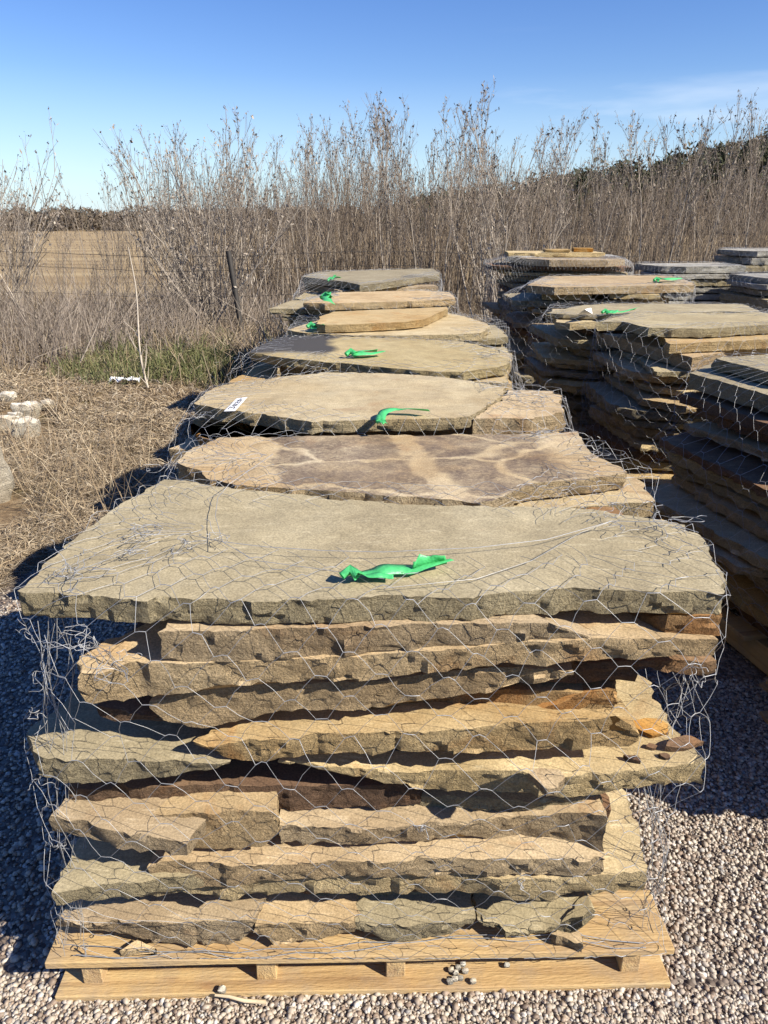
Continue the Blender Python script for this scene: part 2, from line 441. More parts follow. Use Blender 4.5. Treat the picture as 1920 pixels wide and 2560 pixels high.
GF = np.array([(j * nx + i, j * nx + i + 1, (j + 1) * nx + i + 1, (j + 1) * nx + i) for j in range(len(ys) - 1) for i in range(nx - 1)])
tag(link_mesh('ground', mesh_np('ground', GV, GF, True), ground_mat()), kind='structure')

def gravel_sheet_mat():
    m, nt, b = new_mat('gravel_bed')
    geo = nt.nodes.new('ShaderNodeNewGeometry'); pos = geo.outputs['Position']
    v = nt.nodes.new('ShaderNodeTexVoronoi'); v.inputs['Scale'].default_value = 75
    nt.links.new(pos, v.inputs['Vector'])
    sp = nt.nodes.new('ShaderNodeSeparateColor'); nt.links.new(v.outputs['Color'], sp.inputs[0])
    c = ramp(nt, sp.outputs[0], [(0, (0.10, 0.075, 0.06)), (0.5, (0.19, 0.15, 0.12)), (1, (0.30, 0.26, 0.21))])
    nt.links.new(c, b.inputs['Base Color'])
    b.inputs['Roughness'].default_value = 0.9
    bp = nt.nodes.new('ShaderNodeBump'); bp.invert = True; bp.inputs['Strength'].default_value = 1; bp.inputs['Distance'].default_value = 0.012
    nt.links.new(v.outputs['Distance'], bp.inputs['Height']); nt.links.new(bp.outputs['Normal'], b.inputs['Normal'])
    return m
edge = [(-7, -4), (9, -4), (9, 8.6), (3, 8.4), (1.0, 8.3), (-0.9, 8.2), (-1.0, 6.0), (-1.05, 4.4), (-1.15, 3.4), (-1.5, 2.95), (-2.1, 2.8), (-3.2, 2.7), (-7, 2.6)]
bm = bmesh.new()
bm.faces.new([bm.verts.new((x + random.uniform(-.03, .03), y + random.uniform(-.03, .03), 0.0)) for x, y in edge])
tag(link_mesh('gravel_yard', from_bm(bm, 'gravel_yard'), gravel_sheet_mat()), kind='structure')

# loose gravel: every pebble a small rounded stone
def in_yard(x, y):
    if y > 2.62 + 0.12 * math.sin(x * 9) and x < -1.5: return random.random() < 0.25 and y < 3.1
    if x < -1.0 and y > 2.95 + 0.1 * math.sin(x * 13): return random.random() < 0.12 and y < 3.4
    return True
def ico(sub):
    bm = bmesh.new(); bmesh.ops.create_icosphere(bm, subdivisions=sub, radius=1.0)
    V = np.array([v.co[:] for v in bm.verts]); F = np.array([[v.index for v in f.verts] for f in bm.faces]); bm.free()
    return V, F
def pebbles(n, box, size, sub, zlift=0.0):
    V0, F0 = ico(sub)
    Vs, Fs, k = [], [], 0
    x0, x1, y0, y1 = box
    for _ in range(n):
        x, y = random.uniform(x0, x1), random.uniform(y0, y1)
        if not in_yard(x, y): continue
        if -0.60 < x < 0.52 and 1.06 < y < 8: continue
        s = size * random.choice((0.5, 0.6, 0.75, 0.9, 1.0, 1.0, 1.2, 1.6)) * random.uniform(0.85, 1.15)
        sc3 = np.array([s * random.uniform(0.9, 1.35), s * random.uniform(0.7, 1.0), s * random.uniform(0.5, 0.8)])
        V = V0 * sc3 * (1 + 0.16 * np.sin(V0[:, [1, 2, 0]] * random.uniform(1.5, 3.2) + random.uniform(0, 6)))
        a, t = random.uniform(0, 6.28), random.uniform(-0.5, 0.5)
        Rz = np.array([[math.cos(a), -math.sin(a), 0], [math.sin(a), math.cos(a), 0], [0, 0, 1]])
        Rx = np.array([[1, 0, 0], [0, math.cos(t), -math.sin(t)], [0, math.sin(t), math.cos(t)]])
        Vs.append(V @ Rx.T @ Rz.T + np.array([x, y, sc3[2] * random.uniform(0.25, 1.15) + zlift])); Fs.append(F0 + k); k += len(V0)
    return np.concatenate(Vs), np.concatenate(Fs)
pa = pebbles(10500, (-0.80, 0.85, 0.88, 1.03), 0.0039, 1)
pd = pebbles(3500, (-1.0, 1.05, 0.80, 1.06), 0.0046, 1)
pb = pebbles(22000, (0.5, 1.3, 1.05, 2.1), 0.0042, 1)
pc = pebbles(22000, (-1.85, -0.55, 1.02, 3.0), 0.0050, 1)
Vs, Fs, k = [], [], 0
for V, F in (pa, pd, pb, pc):
    Vs.append(V); Fs.append(F + k); k += len(V)
tag(link_mesh('gravel', mesh_np('gravel', np.concatenate(Vs), np.concatenate(Fs), True), PEBBLE), kind='stuff')

# ------------------------------------------------------------------ stone slabs
def resample(outline, res):
    out = []
    n = len(outline)
    for i in range(n):
        a, b = Vector(outline[i]), Vector(outline[(i + 1) % n])
        m = max(1, int(round((b - a).length / res)))
        for j in range(m):
            out.append(a.lerp(b, j / m))
    return out
def area2(o):
    return sum(o[i][0] * o[(i + 1) % len(o)][1] - o[(i + 1) % len(o)][0] * o[i][1] for i in range(len(o)))
def slab_mesh(outline, zt, zb, res=0.03, rough=0.007, nl=3, grid=None, seed=0, topamp=0.0015, flakes=0.0):
    """an irregular split slab: cleft top bed, broken rough edge, flat underside"""
    if area2(outline) < 0: outline = outline[::-1]
    pts = resample(outline, res)
    n = len(pts)
    ox, oy = seed * 3.17 % 91, seed * 7.31 % 83
    nrm = []
    for i in range(n):
        t = pts[(i + 1) % n] - pts[i - 1]
        v = Vector((t.y, -t.x)); v.normalize() if v.length > 1e-9 else None
        nrm.append(v)
    base = []
    for p, v in zip(pts, nrm):
        o = rough * (0.7 * fbm(p.x + ox, p.y + oy, 0, 5.5) + 0.9 * chip(p.x + ox, p.y + oy, 0, 9, 3))
        base.append(p + v * o)
    bm = bmesh.new()
    rings = []
    for l in range(nl + 1):
        t = l / nl
        ring = []
        for p, v in zip(base, nrm):
            a, c = zt(p.x, p.y), zb(p.x, p.y)
            tt = t
            z = a + (c - a) * tt
            d = rough * (0.95 * chip(p.x + ox, p.y + oy, z * 1.5, 22, 5) + 0.55 * chip(p.x + ox, p.y + oy, z, 55, 9) + 0.35 * fbm(p.x + ox, p.y + oy, z, 90, 2))
            d -= rough * 0.5 * max(0, t - 0.55) * (1 + 1.5 * fbm(p.x + ox, p.y, 4, 7, 2))
            if l == 0: d -= rough * (0.05 + 0.35 * max(0, chip(p.x + ox, p.y + oy, 2, 16, 1)))
            q = p + v * d
            if l == 0: z = a - rough * 0.25 * (0.3 + max(0, chip(p.x + ox, p.y + oy, 2, 16, 1)))
            elif l == nl: z = c + 0.9 * rough * abs(chip(p.x + ox, p.y + oy, 3, 18, 6))
            else: z += 0.18 * rough * fbm(p.x + oy, p.y, z, 30, 2)
            ring.append(bm.verts.new((q.x, q.y, z)))
        rings.append(ring)
    for l in range(nl):
        A, B = rings[l], rings[l + 1]
        for i in range(n):
            j = (i + 1) % n
            bm.faces.new((A[i], B[i], B[j], A[j]))
    bm.faces.new(list(reversed(rings[-1])))
    top = rings[0]
    if grid:
        co2 = [Vector((v.co.x, v.co.y)) for v in top]
        xs_ = [c.x for c in co2]; ys_ = [c.y for c in co2]
        inner = []
        y = min(ys_) + grid / 2
        while y < max(ys_):
            x = min(xs_) + grid / 2
            while x < max(xs_):
                p = Vector((x + random.uniform(-.25, .25) * grid, y + random.uniform(-.25, .25) * grid))
                if min((p - c).length_squared for c in co2[::2]) > (grid * 0.6) ** 2:
                    inner.append(p)
                x += grid
            y += grid
        vv, ee, ff, ov, oe, of = geometry.delaunay_2d_cdt(co2 + inner, [], [list(range(n))], 1, 1e-6)
        used = {i for f in ff for i in f}
        vm = []
        for k, p in enumerate(vv):
            if k not in used: vm.append(None); continue
            src = [s for s in ov[k] if s < n]
            if src: vm.append(top[src[0]])
            else:
                z = zt(p.x, p.y) + topamp * fbm(p.x + ox, p.y + oy, 1, 9, 4)
                if flakes:
                    f = fbm(p.x * 0.6 + p.y * 0.5 + ox, p.y * 1.5 - p.x * 0.4, 2, 5, 3)
                    z += flakes * (math.floor(f * 4) / 4)
                vm.append(bm.verts.new((p.x, p.y, z)))
        for f in ff:
            try: bm.faces.new([vm[i] for i in f])
            except ValueError: pass
    else:
        bm.faces.new(top)
    bmesh.ops.recalc_face_normals(bm, faces=bm.faces[:])
    return from_bm(bm, 'stone_slab', R(24))

def chip(x, y, z, f, sd):
    p = Vector((x * f + sd, y * f, z * f * 0.8))
    c = noise.voronoi(p)[1][0]
    r = noise.cell_vector(c * 19.7)
    q = p - c
    return (r.x - 0.5) * 0.9 + (q.x * (r.y - 0.5) + q.y * (r.z - 0.5) + q.z * (r.x - 0.5)) * 1.8
class Stack:
    def __init__(self, desc, group):
        self.desc, self.group, self.P, self.slabs = desc, group, [], 0
ORD = ['top', 'second', 'third', 'fourth', 'fifth', 'sixth', 'seventh', 'eighth', 'ninth', 'tenth', 'eleventh', 'twelfth', 'thirteenth', 'fourteenth', 'fifteenth', 'sixteenth', 'seventeenth', 'eighteenth', 'nineteenth', 'twentieth']
seedc = [0]
def add_slab(stk, outline, zt, zb, mat, label=None, **kw):
    seedc[0] += 1
    fz = zt if callable(zt) else (lambda x, y, a=zt: a)
    fb = zb if callable(zb) else (lambda x, y, a=zb: a)
    me = slab_mesh(outline, fz, fb, seed=seedc[0], **kw)
    V = np.array([v.co[:] for v in me.vertices])
    c = V.mean(axis=0)
    me.transform(__import__('mathutils').Matrix.Translation(-Vector(c)))
    o = link_mesh('stone_slab', me, mat, loc=tuple(c))
    tone = {'stone_tan': 'tan', 'stone_grey_tan': 'grey tan', 'stone_pale': 'pale cream', 'stone_gold': 'golden', 'stone_rust': 'rusty orange', 'stone_brown': 'dark brown', 'stone_ash_grey': 'ash grey'}.get(mat.name, 'tan')
    if label is None:
        k = stk.slabs
        label = f"{tone} stone slab {ORD[k]} from the top of the {stk.desc}" if k else f"{tone} stone slab topmost on the {stk.desc}"
    tag(o, label, 'stone slab', stk.group, 'thing')
    stk.slabs += 1
    stk.P.append(V)
    return o

def lerp_x(poly):
    P = sorted(poly)
    X = [p[0] for p in P]; Z = [p[1] for p in P]
    return lambda x, y=0: float(np.interp(x, X, Z))
def yaw_y(xpx, Y0): return Y0 + 0.026 * (xpx - 110) / 1580

front = Stack('nearest pallet stack', 'stone slabs on the nearest pallet')
def face_slab(ft, fb, Y0, back, mat, label, stk=front, dy=None, res=0.010, rough=0.0058, grid=None, **kw):
    """slab known by the upper and lower line of its front edge; back = plan points behind it, right to left"""
    dyf = dy or (lambda px: 0.0)
    T = [on_y(x, y, yaw_y(x, Y0) + dyf(x)) for x, y in ft]
    B = [on_y(x, y, yaw_y(x, Y0) + dyf(x)) for x, y in fb]
    zt = lerp_x([(p[0], p[2]) for p in T]); zb0 = lerp_x([(p[0], p[2]) for p in B])
    zb = lambda x, y: min(zb0(x), zt(x) - 0.008)
    outline = [(p[0], p[1]) for p in T] + back
    return add_slab(stk, outline, zt, zb, mat, label, res=res, rough=rough, nl=7, grid=grid, **kw)

# --- nearest stack, traced slab by slab
ZA = 0.885
topA = [S3(60, 655), S3(200, 661), S3(350, 668), S3(540, 680), S3(610, 692), S3(800, 692), S3(1000, 702), S3(1200, 692), S3(1400, 686), S3(1659, 672),
        S4(300, 676), S4(640, 655), S4(850, 642), S4(1290, 655), S4(1465, 660), S4(1470, 600), S4(1440, 530), S4(1400, 440), S4(1360, 400), S4(1300, 390), S4(1300, 365), S4(1220, 345),
        S4(1090, 325), S4(900, 297), S4(600, 287), S4(0, 270), S3(1659, 264), S3(1400, 247), S3(1000, 207), S3(770, 168), S3(705, 166), S3(500, 290), S3(270, 470), S3(150, 575)]
add_slab(front, [on_z(x, y, ZA) for x, y in topA], ZA, ZA - 0.043, GREY,
         'large smooth grey-tan slab topmost on the nearest stack with green ribbon lying on it', res=0.010, rough=0.006, nl=7, grid=0.022, topamp=0.002, flakes=0.0035)
BK = lambda xr, xl, y=1.50: [(xr, y), ((xr + xl) / 2, y + 0.03), (xl, y - 0.02)]
face_slab([S3(690, 826), S3(870, 818), S3(1100, 820), S3(1400, 812), S4(0, 803), S4(300, 795), S4(560, 790), S4(740, 796), S4(830, 830), S4(910, 858)],
          [S3(700, 950), S3(850, 958), S3(1100, 952), S3(1400, 945), S4(0, 915), S4(300, 902), S4(600, 882), S4(880, 868)], 0.985, BK(0.36, -0.33), TAN,
          'tan slab with rusty right end directly under the large smooth top slab')
face_slab([S4(700, 768), S4(1050, 768), S4(1225, 757), S4(1465, 752)], [S4(700, 850), S4(1060, 856), S4(1230, 850), S4(1465, 845)], 1.035, BK(0.50, 0.1), RUST,
          'short orange rust slab tucked under the right end of the large top slab', dy=lambda x: -0.035 if x > 1660 else 0.03)
face_slab([S1(325, 352), S1(350, 322), S1(430, 325), S1(560, 268), S1(700, 266), S1(940, 268), S1(1300, 254), S1(1659, 236), S2(300, 208), S2(600, 186), S2(870, 168), S2(1200, 164), S2(1450, 172)],
          [S1(325, 400), S1(390, 458), S1(580, 420), S1(700, 410), S1(840, 396), S1(950, 370), S1(1300, 358), S1(1659, 345), S2(400, 290), S2(700, 285), S2(880, 266), S2(1120, 256), S2(1440, 245)],
          0.982, [(0.50, 1.45), (0.0, 1.5), (-0.35, 1.3), (-0.40, 1.13), (-0.49, 1.02)], TAN,
          'long tan slab with a blunt left end sticking out, third down the nearest stack', dy=lambda x: -0.035 * max(0, min(1, (330 - x) / 140)))
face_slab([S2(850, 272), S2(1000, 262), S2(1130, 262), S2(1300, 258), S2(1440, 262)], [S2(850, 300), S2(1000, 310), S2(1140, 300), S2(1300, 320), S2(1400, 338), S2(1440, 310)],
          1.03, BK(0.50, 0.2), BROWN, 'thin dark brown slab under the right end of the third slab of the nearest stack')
face_slab([S1(640, 440), S1(720, 425), S1(800, 405), S1(835, 392), S1(1000, 374), S1(1200, 366), S1(1659, 352), S2(200, 315), S2(420, 298), S2(700, 296), S2(820, 310)],
          [S1(645, 470), S1(700, 520), S1(850, 545), S1(920, 548), S1(1000, 535), S1(1200, 490), S1(1659, 472), S2(0, 456), S2(300, 428), S2(560, 385), S2(820, 325)], 1.005, BK(0.3, -0.36), TAN,
          'tan slab with a wavy underside, fourth down the nearest stack')
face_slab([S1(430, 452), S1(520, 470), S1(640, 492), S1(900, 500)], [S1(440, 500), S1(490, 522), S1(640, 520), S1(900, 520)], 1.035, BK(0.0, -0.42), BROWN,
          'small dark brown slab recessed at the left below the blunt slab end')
face_slab([S1(845, 600), S1(900, 632), S1(960, 618), S1(1100, 602), S1(1400, 584), S1(1659, 570), S2(200, 572), S2(540, 545), S2(700, 530), S2(850, 522), S2(1000, 500), S2(1070, 540), S2(1100, 575)],
          [S1(845, 622), S1(1000, 690), S1(1100, 692), S1(1400, 672), S1(1659, 662), S2(300, 665), S2(600, 660), S2(870, 650), S2(1060, 632), S2(1100, 600)], 0.992,
          [(0.42, 1.15), (0.38, 1.5), (0, 1.5), (-0.2, 1.4), (-0.24, 1.15)], GOLD, 'golden slab with a thin bright upper rim, fifth down the nearest stack')
face_slab([S2(400, 480), S2(560, 520), S2(850, 400), S2(1000, 395)], [S2(400, 520), S2(560, 545), S2(850, 470), S2(1000, 450)], 1.06, BK(0.46, 0.2, 1.4), RUST,
          'rusty block standing in the dark gap right of centre on the nearest stack')
face_slab([S1(162, 676), S1(240, 682), S1(500, 690), S1(805, 694), S1(990, 690)], [S1(175, 768), S1(360, 790), S1(600, 780), S1(805, 752), S1(990, 708)], 0.995,
          [(-0.1, 1.3), (-0.2, 1.5), (-0.5, 1.5), (-0.56, 1.25), (-0.62, 1.06)], GREY, 'grey-tan slab jutting out at the left middle of the nearest stack')
face_slab([S1(1200, 690), S1(1450, 716), S1(1659, 740), S2(200, 742), S2(460, 742), S2(780, 756), S2(1000, 744), S2(1200, 724), S2(1340, 712), S2(1392, 690)],
          [S1(1210, 700), S1(1450, 742), S1(1659, 792), S2(200, 815), S2(400, 842), S2(600, 852), S2(940, 846), S2(1200, 810), S2(1380, 797)], 0.985,
          [(0.525, 1.1), (0.522, 1.26), (0.45, 1.42), (0.1, 1.5), (-0.05, 1.3)], PALE, 'pale pointed slab whose triangular right corner juts out of the nearest stack', dy=lambda x: 0.035 * max(0, min(1, (1300 - x) / 200)), grid=0.03, flakes=0.006, topamp=0.003)
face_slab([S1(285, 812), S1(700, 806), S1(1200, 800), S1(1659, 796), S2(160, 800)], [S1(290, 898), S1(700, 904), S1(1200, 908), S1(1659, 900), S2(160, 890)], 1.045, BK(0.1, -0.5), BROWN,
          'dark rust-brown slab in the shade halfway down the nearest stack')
face_slab([S2(100, 850), S2(500, 862), S2(950, 850)], [S2(100, 900), S2(500, 915), S2(950, 895)], 1.05, BK(0.42, 0.05), GREY,
          'grey slab in the shade right of the dark rust-brown slab')
face_slab([S1(462, 912), S1(640, 926), S1(900, 916), S1(1180, 914), S1(1198, 930)], [S1(470, 930), S1(740, 1080), S1(900, 1086), S1(1140, 1074), S1(1198, 1010)], 0.995,
          [(-0.22, 1.2), (-0.25, 1.4), (-0.5, 1.4), (-0.52, 1.1)], TAN, 'thick tan block with a slanted left side, low on the left of the nearest stack',
          dy=lambda x: 0.05 * max(0, min(1, (400 - x) / 120)))
face_slab([S1(1205, 972), S1(1659, 982), S2(200, 962), S2(600, 942), S2(860, 912), S2(960, 932)], [S1(1190, 1062), S1(1659, 1050), S2(300, 1034), S2(600, 1040), S2(880, 1080), S2(955, 1076)], 1.01,
          BK(0.36, -0.22), TAN, 'tan slab with a lit square right end, right of the thick tan block', dy=lambda x: 0.03 * max(0, min(1, (x - 1150) / 120)) - 0.035 * max(0, min(1, (x - 1440) / 40)))
zj = 0.46
add_slab(front, [on_z(*S1(*p), zj) for p in ((205, 935), (400, 972), (625, 1036), (800, 1040))] + [(-0.15, 1.4), (-0.5, 1.4)], zj, zj - 0.035, TAN,
         'thin tan slab with its slanting edge showing at the lower left', res=0.014, nl=4)
face_slab([S1(640, 1150), S1(690, 1138), S1(900, 1136), S1(1200, 1140), S1(1659, 1130), S2(300, 1116), S2(600, 1120), S2(960, 1122)],
          [S1(650, 1180), S1(705, 1256), S1(850, 1246), S1(1200, 1212), S1(1500, 1206), S2(0, 1196), S2(500, 1200), S2(955, 1196)], 0.985,
          [(0.34, 1.5), (0.0, 1.52), (-0.38, 1.5), (-0.37, 1.2)], TAN, 'long straight tan slab with a broad lit ledge, low on the nearest stack')
add_slab(front, [on_z(*S1(225, 1262), 0.345), (-0.3, 0.99), (-0.3, 1.45), (-0.57, 1.42)], 0.345, 0.312, GREY, 'grey slab in the shade at the lower left corner of the nearest stack', res=0.014, nl=4)
ZL = 0.315
add_slab(front, [(-0.46, 1.01), (-0.3, 1.012), (-0.1, 1.015), (0.1, 1.02)] + [on_z(*S2(*p), ZL) for p in ((500, 1205), (880, 1205), (940, 1196), (1135, 1172), (1110, 1040), (1090, 960), (1062, 850))] + [(0.40, 1.5), (-0.4, 1.5), (-0.5, 1.2)],
         ZL, ZL - 0.05, PALE, 'wide pale slab whose right end sticks out above the pallet', res=0.014, rough=0.008, nl=5, grid=0.03, flakes=0.004)
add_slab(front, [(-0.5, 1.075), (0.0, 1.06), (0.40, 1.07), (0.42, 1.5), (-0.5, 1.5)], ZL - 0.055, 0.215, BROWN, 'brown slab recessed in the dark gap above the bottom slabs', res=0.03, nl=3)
face_slab([S1(245, 1372), S1(370, 1402), S1(700, 1392), S1(1050, 1386), S1(1090, 1384)], [S1(250, 1410), S1(400, 1440), S1(540, 1470), S1(800, 1490), S1(1000, 1502), S1(1085, 1445)], 1.012,
          [(-0.17, 1.2), (-0.2, 1.5), (-0.58, 1.5), (-0.6, 1.2)], TAN, 'tan slab at the bottom left corner lying on the nearest pallet', dy=lambda x: 0.03 * max(0, min(1, (250 - x) / 110)))
face_slab([S1(1112, 1400), S1(1160, 1390), S1(1350, 1394), S1(1528, 1388)], [S1(1128, 1440), S1(1190, 1478), S1(1350, 1470), S1(1526, 1432)], 1.012, BK(0.0, -0.15), TAN,
          'small tan slab between two others on the front edge of the pallet')
face_slab([S1(1534, 1392), S1(1600, 1402), S2(80, 1408), S2(250, 1404), S2(400, 1378)], [S1(1545, 1420), S1(1659, 1466), S2(80, 1474), S2(250, 1466), S2(400, 1404)], 1.012, BK(0.14, -0.02), GREY,
          'grey slab left of the jagged one on the front edge of the pallet')
face_slab([S2(405, 1376), S2(520, 1392), S2(620, 1408), S2(760, 1392), S2(830, 1340), S2(868, 1312)], [S2(408, 1400), S2(520, 1432), S2(630, 1452), S2(700, 1440), S2(810, 1420), S2(866, 1345)], 1.02,
          BK(0.36, 0.16), GREY, 'jagged grey slab at the bottom right end of the nearest stack', rough=0.012)
add_slab(front, [on_z(*S2(*p), 0.15) for p in ((720, 1440), (850, 1478), (845, 1420), (780, 1402))], 0.15, 0.1265, TAN, 'broken stone corner lying on the pallet below the jagged slab', res=0.012)
add_slab(front, [on_z(*S1(*p), 0.142) for p in ((525, 1512), (690, 1512), (660, 1480), (590, 1468))], 0.142, 0.1265, TAN, 'small tan stone chip lying on the front board of the pallet', res=0.01, rough=0.005)
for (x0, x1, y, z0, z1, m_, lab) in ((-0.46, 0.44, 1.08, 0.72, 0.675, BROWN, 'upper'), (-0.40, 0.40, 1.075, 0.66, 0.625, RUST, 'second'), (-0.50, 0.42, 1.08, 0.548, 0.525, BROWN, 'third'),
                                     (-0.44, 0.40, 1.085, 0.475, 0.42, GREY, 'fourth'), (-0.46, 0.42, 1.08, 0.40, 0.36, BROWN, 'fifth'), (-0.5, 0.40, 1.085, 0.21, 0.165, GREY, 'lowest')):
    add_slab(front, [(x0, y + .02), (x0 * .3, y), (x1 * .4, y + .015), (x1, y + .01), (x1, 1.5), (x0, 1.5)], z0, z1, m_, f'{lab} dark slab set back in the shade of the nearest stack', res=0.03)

from mathutils.bvhtree import BVHTree
FO = next(o for o in COL.objects if o.get('label', '').startswith('pale pointed slab'))
FBVH = BVHTree.FromPolygons([tuple(v.co + FO.location) for v in FO.data.vertices], [tuple(p.vertices) for p in FO.data.polygons])
for i, (x, y, r_, t_, lb) in enumerate(((1150, 535, .034, .008, 'large flat rust-brown stone flake lying on the pale pointed slab'), (1290, 612, .024, .007, 'long dark brown flake near the right rim of the pointed slab'), (1155, 628, .010, .006, 'small brown chip left of the long dark flake'),
                                       (1080, 680, .012, .008, 'dark brown chip on the front of the pointed slab'), (1215, 668, .009, .006, 'tiny brown chip right of the front chip on the pointed slab'), (700, 790, .035, .012, 'pale broken splinter lying on the rim of the pointed slab'))):
    zf = .572 if i < 5 else .560
    cx_, cy_ = on_z(*S2(x, y), zf)
    for _ in range(4):
        hit = FBVH.ray_cast(Vector((cx_, cy_, 1.0)), Vector((0, 0, -1)))[0]
        if hit is None: break
        zf = hit.z; cx_, cy_ = on_z(*S2(x, y), zf + t_)
    ol = [(cx_ + r_ * (1.5 if i == 1 else 1.1) * math.cos(a) * random.uniform(.5, 1.15), cy_ + r_ * .9 * math.sin(a) * random.uniform(.5, 1.15)) for a in np.linspace(0, 6.28, 8)[:-1]]
    o = add_slab(front, ol, zf + t_, zf - .003, TAN if i == 5 else (RUST if i == 0 else BROWN), lb, res=.01, rough=.003, nl=2)
    o.name = 'stone_flake'; o['category'] = 'stone flake'; o['group'] = 'broken flakes on the pointed slab'

# --- the other stacks: traced top slabs, then courses of irregular slabs down to the pallet
def rand_poly(cx, cy, w, d, yaw, seed):
    rr = random.Random(seed)
    n = rr.choice((5, 6, 6, 7, 8))
    base = [(-1, -1), (1, -1), (1, 1), (-1, 1)]
    pts = []
    for i, (x, y) in enumerate(base):
        if rr.random() < 0.6:
            c = rr.uniform(0.12, 0.55); e = rr.uniform(0.12, 0.5)
            if i in (0, 2): pts += [(x, y * (1 - e)), (x * (1 - c), y)]
            else: pts += [(x * (1 - c), y), (x, y * (1 - e))]
        else: pts.append((x, y))
    out = []
    for x, y in pts:
        x = x * w / 2 + rr.uniform(-.05, .05); y = y * d / 2 + rr.uniform(-.04, .04)
        out.append((cx + x * math.cos(yaw) - y * math.sin(yaw), cy + x * math.sin(yaw) + y * math.cos(yaw)))
    return out
MIX = [TAN, TAN, GREY, GREY, GREY, PALE, BROWN, GREY, GOLD, TAN, GREY, TAN]
def courses(stk, cx, cy, w, d, yaw, z_top, z_end=0.135, seed=1, jit=0.05, mats=MIX, res=0.035, tmin=0.04, tmax=0.072):
    rr = random.Random(seed)
    z = z_top
    while z - z_end > 0.03 and stk.slabs < 19:
        t = min(rr.uniform(tmin, tmax), z - z_end)
        if z - t - z_end < 0.03: t = z - z_end
        k = rr.uniform(0.9, 1.03)
        ax, ay = rr.uniform(-.05, .05), rr.uniform(-.04, .04)
        px, py = cx + rr.uniform(-jit, jit), cy + rr.uniform(-jit * .5, jit * .5)
        o = rand_poly(px, py, w * k, d * rr.uniform(0.9, 1.0), yaw + rr.uniform(-.07, .07), rr.random())
        f = lambda x, y, z0=z, ax=ax, ay=ay, px=px, py=py: z0 + 0.22 * (ax * (x - px) + ay * (y - py)) - 0.004
        g = lambda x, y, z0=z - t, ax=ax, ay=ay, px=px, py=py: z0 + 0.22 * (ax * (x - px) + ay * (y - py)) + 0.003
        add_slab(stk, o, f, g, rr.choice(mats), res=res, rough=0.012, nl=3)
        z -= t + rr.uniform(0.0, 0.012)

def PZ(S, pts, z): return [on_z(*S(*p), z) for p in pts]
GL = 'stone slabs stacked along the left row'
GR = 'stone slabs stacked along the right row'
stacks = {}
# left row, second stack
s = stacks['l2'] = Stack('second left-row stack', GL)
o2 = PZ(S5, [(85, 1030), (180, 1062), (240, 1100), (400, 1132), (720, 1152), (1000, 1172), (1150, 1186), (1300, 1192), (1480, 1212)], 0.87) + \
     PZ(S6, [(60, 1590), (110, 1572), (300, 1490), (640, 1462), (835, 1440), (845, 1425), (770, 1380), (640, 1310), (590, 1245), (560, 1195)], 0.87) + [(0.42, 2.02), (0.1, 2.0), (-0.2, 2.0), (-0.45, 1.98)] + PZ(S5, [(150, 955)], 0.87)
add_slab(s, o2, 0.87, 0.83, PURPLE, 'purple-brown and cream mottled slab topmost on the second stack of the left row', res=0.014, rough=0.007, nl=4, grid=0.025, topamp=0.003, flakes=0.004)
add_slab(s, [(-0.2, 1.56), (0.3, 1.52), (0.62, 1.60), (0.64, 1.74), (0.5, 2.0), (-0.5, 2.0), (-0.5, 1.7)], 0.826, 0.785, PALE, None, res=0.02, rough=0.008)
courses(s, 0.0, 1.78, 1.15, 0.46, 0.02, 0.78, seed=22)
# third
s = stacks['l3'] = Stack('third left-row stack', GL)
o3 = PZ(S5, [(150, 752), (300, 782), (420, 794), (600, 822), (700, 837), (1000, 828), (1250, 822), (1430, 812), (1450, 800), (1570, 720), (1590, 676), (1450, 650), (1250, 625), (1000, 612), (740, 610), (560, 630), (380, 652), (240, 682), (185, 722)], 0.9)
add_slab(s, o3, 0.9, 0.862, PALE, 'pale cream rippled slab topmost on the third stack, carrying the white tag', res=0.016, rough=0.007, nl=4, grid=0.03, topamp=0.003, flakes=0.006)
o3b = PZ(S5, [(1442, 822)], .893) + PZ(S6, [(300, 1118), (492, 1080), (430, 962), (150, 952)], .893) + PZ(S5, [(1605, 690), (1578, 730)], .893)
add_slab(s, o3b, 0.893, 0.832, TAN, 'tan slab butted against the right end of the tagged slab of the third stack', res=0.018, rough=0.008)
add_slab(s, PZ(S5, [(140, 850), (170, 835), (330, 850), (480, 915), (420, 940), (300, 935), (170, 900)], 0.83) + [(-0.3, 2.6), (-0.62, 2.6)], 0.83, 0.79, RUST, 'rusty slab with a dark left edge under the tagged slab', res=0.02)
courses(s, -0.02, 2.36, 1.2, 0.62, 0.0, 0.788, seed=33)
# fourth
s = stacks['l4'] = Stack('fourth left-row stack', GL)
o4 = PZ(S5, [(415, 518), (600, 546), (900, 572), (1100, 592), (1200, 602), (1400, 608), (1430, 603), (1610, 572), (1612, 548), (1570, 530), (1560, 510), (1400, 467), (1060, 450), (900, 445), (700, 440), (540, 450), (470, 482)], 0.9)
add_slab(s, o4, 0.9, 0.862, SMOKE, 'tan slab with a dark grey stained left corner topmost on the fourth stack', res=0.022, rough=0.007, nl=4, grid=0.05, topamp=0.002)
add_slab(s, PZ(S5, [(540, 605), (560, 580), (720, 585), (1000, 615), (1300, 640), (1580, 660), (1600, 625)], 0.855) + [(0.6, 3.5), (-0.5, 3.6)], 0.855, 0.815, PALE, None, res=0.025)
courses(s, -0.02, 3.3, 1.12, 0.72, 0.0, 0.81, seed=44)
